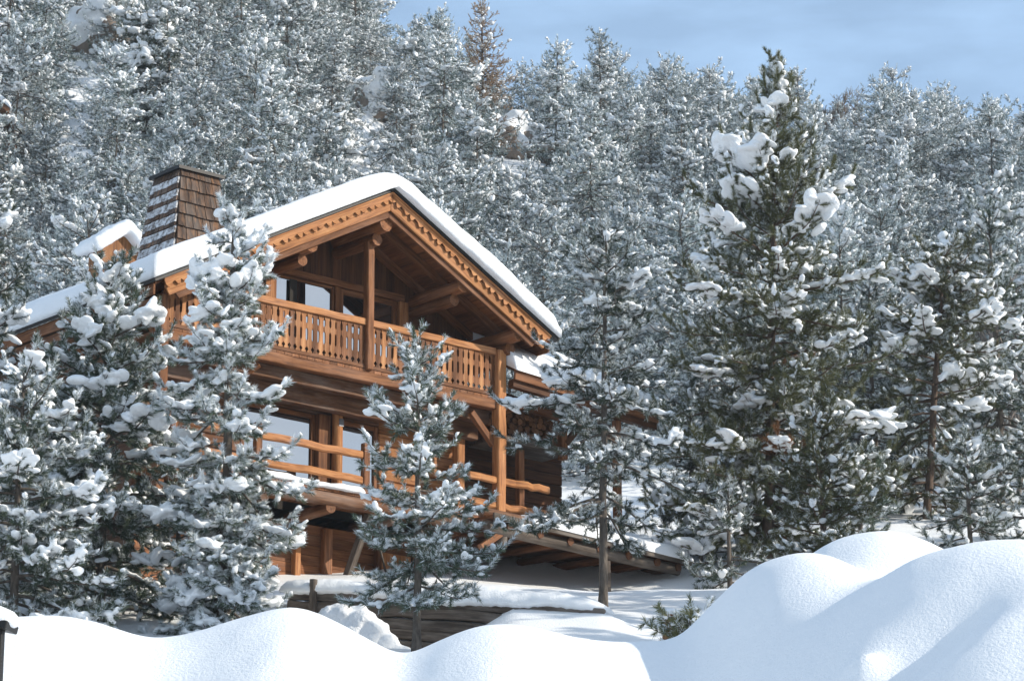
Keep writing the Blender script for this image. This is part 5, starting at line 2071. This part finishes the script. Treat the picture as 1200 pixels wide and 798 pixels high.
def bare_tree(name, loc, H, seed, label, cat, spread=0.5, levels=4, stems=1):
    rg = np.random.default_rng(seed)
    paths = []

    def grow(p, d, ln, r, lv):
        n = 5
        pts = [p]
        for s in range(n):
            d = nrm(d + rg.normal(0, 0.13, 3) + np.array([0, 0, 0.05]))
            p = p + d * ln / n
            pts.append(p)
        paths.append((np.array(pts), np.maximum(np.linspace(r, r * 0.55, n + 1), 0.007)))
        if lv == 0:
            return
        for b in range(rg.integers(3, 6) if lv < 5 else 5):
            q = rg.integers(2, n + 1)
            dd = nrm(d + rg.normal(0, spread, 3) + np.array([0, 0, 0.15]))
            grow(pts[q], dd, ln * rg.uniform(0.5, 0.75), r * 0.55, lv - 1)
    for s in range(stems):
        grow(np.array([rg.normal(0, 0.15), rg.normal(0, 0.15), 0.0]), nrm(np.array([rg.normal(0, 0.25 if stems > 1 else 0.05), rg.normal(0, 0.25 if stems > 1 else 0.05), 1])), H * 0.42, 0.014 * H + 0.01, levels)
    rt = empty(name, loc)
    tag(rt, label, cat)
    nt = max(1, stems)
    tv, tf = tubes(paths[:1], 7)
    link(bpy.data.objects.new('trunk', mesh_np('trunk', tv, tf, [M['twig']], smooth=True)), rt)
    tv, tf = tubes(paths[1:], 4)
    link(bpy.data.objects.new('crown', mesh_np('crown', tv, tf, [M['twig']], smooth=True)), rt)


c = at(976, 92, 150.0)
gz = float(terrain(c[0], c[1]))
bare_tree('bare_tree', (c[0], c[1], gz - 0.1), max(2.5, (c[2] - gz) * 0.85), 811, 'bare leafless tree with a rounded twiggy crown on the skyline right of the tallest pine', 'bare tree', 0.55, 6)
for (px, py, Y, sd_, lab) in ((1112, 225, 82.0, 812, 'leafless greyish shrub between the two right-hand pines and the slope'), (1195, 380, 76.0, 813, 'leafless shrub at the right edge below the slender snowy pine')):
    c = at(px, py, Y)
    gz = float(terrain(c[0], c[1]))
    bare_tree('bare_shrub', (c[0], c[1], gz - 0.1), max(1.5, c[2] - gz), sd_, lab, 'shrub', 0.5, 4, 4)

# half-buried bush and stump by the bank
c = at(812, 738, 46.0)
gz = min(float(terrain(c[0], c[1])), c[2])
dt = pine_data(833, (at(812, 704, 46.0)[2] - gz) * 0.9, 0.66, cb=0.0, prof=prof_pts((0, 1), (.5, .9), (1, .4)), wh=0.16, nb=7, twig_step=0.09, twig_len=0.3, frost=0.12, snow_p=0.3, snow_r=0.045, pad_p=0.25, pad_r=0.14, droop=0.2, gaps=0.05, up_top=35)
make_tree('low_bush', (c[0], c[1], gz), 'low half-buried evergreen bush beside the big snow mound', 'bush', dt, M['needle_olive'], M['bark'], None, 0.022)
c = at(784, 727, 47.0)
gz = min(float(terrain(c[0], c[1])), c[2])
st = empty('tree_stump', (c[0], c[1], gz - 0.1))
tag(st, 'short brown tree stump under a flat snow cap next to the low bush', 'tree stump')
m = MB(840)
m.log((0, 0, 0), (0.02, 0, at(784, 720, 47.0)[2] - gz + 0.1), 0.13, 0.11, n=11, seg=5, jit=0.07)
m.build('trunk', M['timber'], st, smooth=True)
V, F = blobs(np.array([[0.0, 0, at(784, 720, 47.0)[2] - gz + 0.13], [0.08, 0.02, at(784, 720, 47.0)[2] - gz + 0.12]]), np.array([[1, 0, 0], [1, 0.3, 0.0]]), np.array([[.17, .15, .06], [.16, .13, .05]]), ICO2, np.random.default_rng(1), 0.03)
snow_remesh('snow', V, F, 0.02, st, mat=M['snow'], smooth_it=2, disp=0.006)
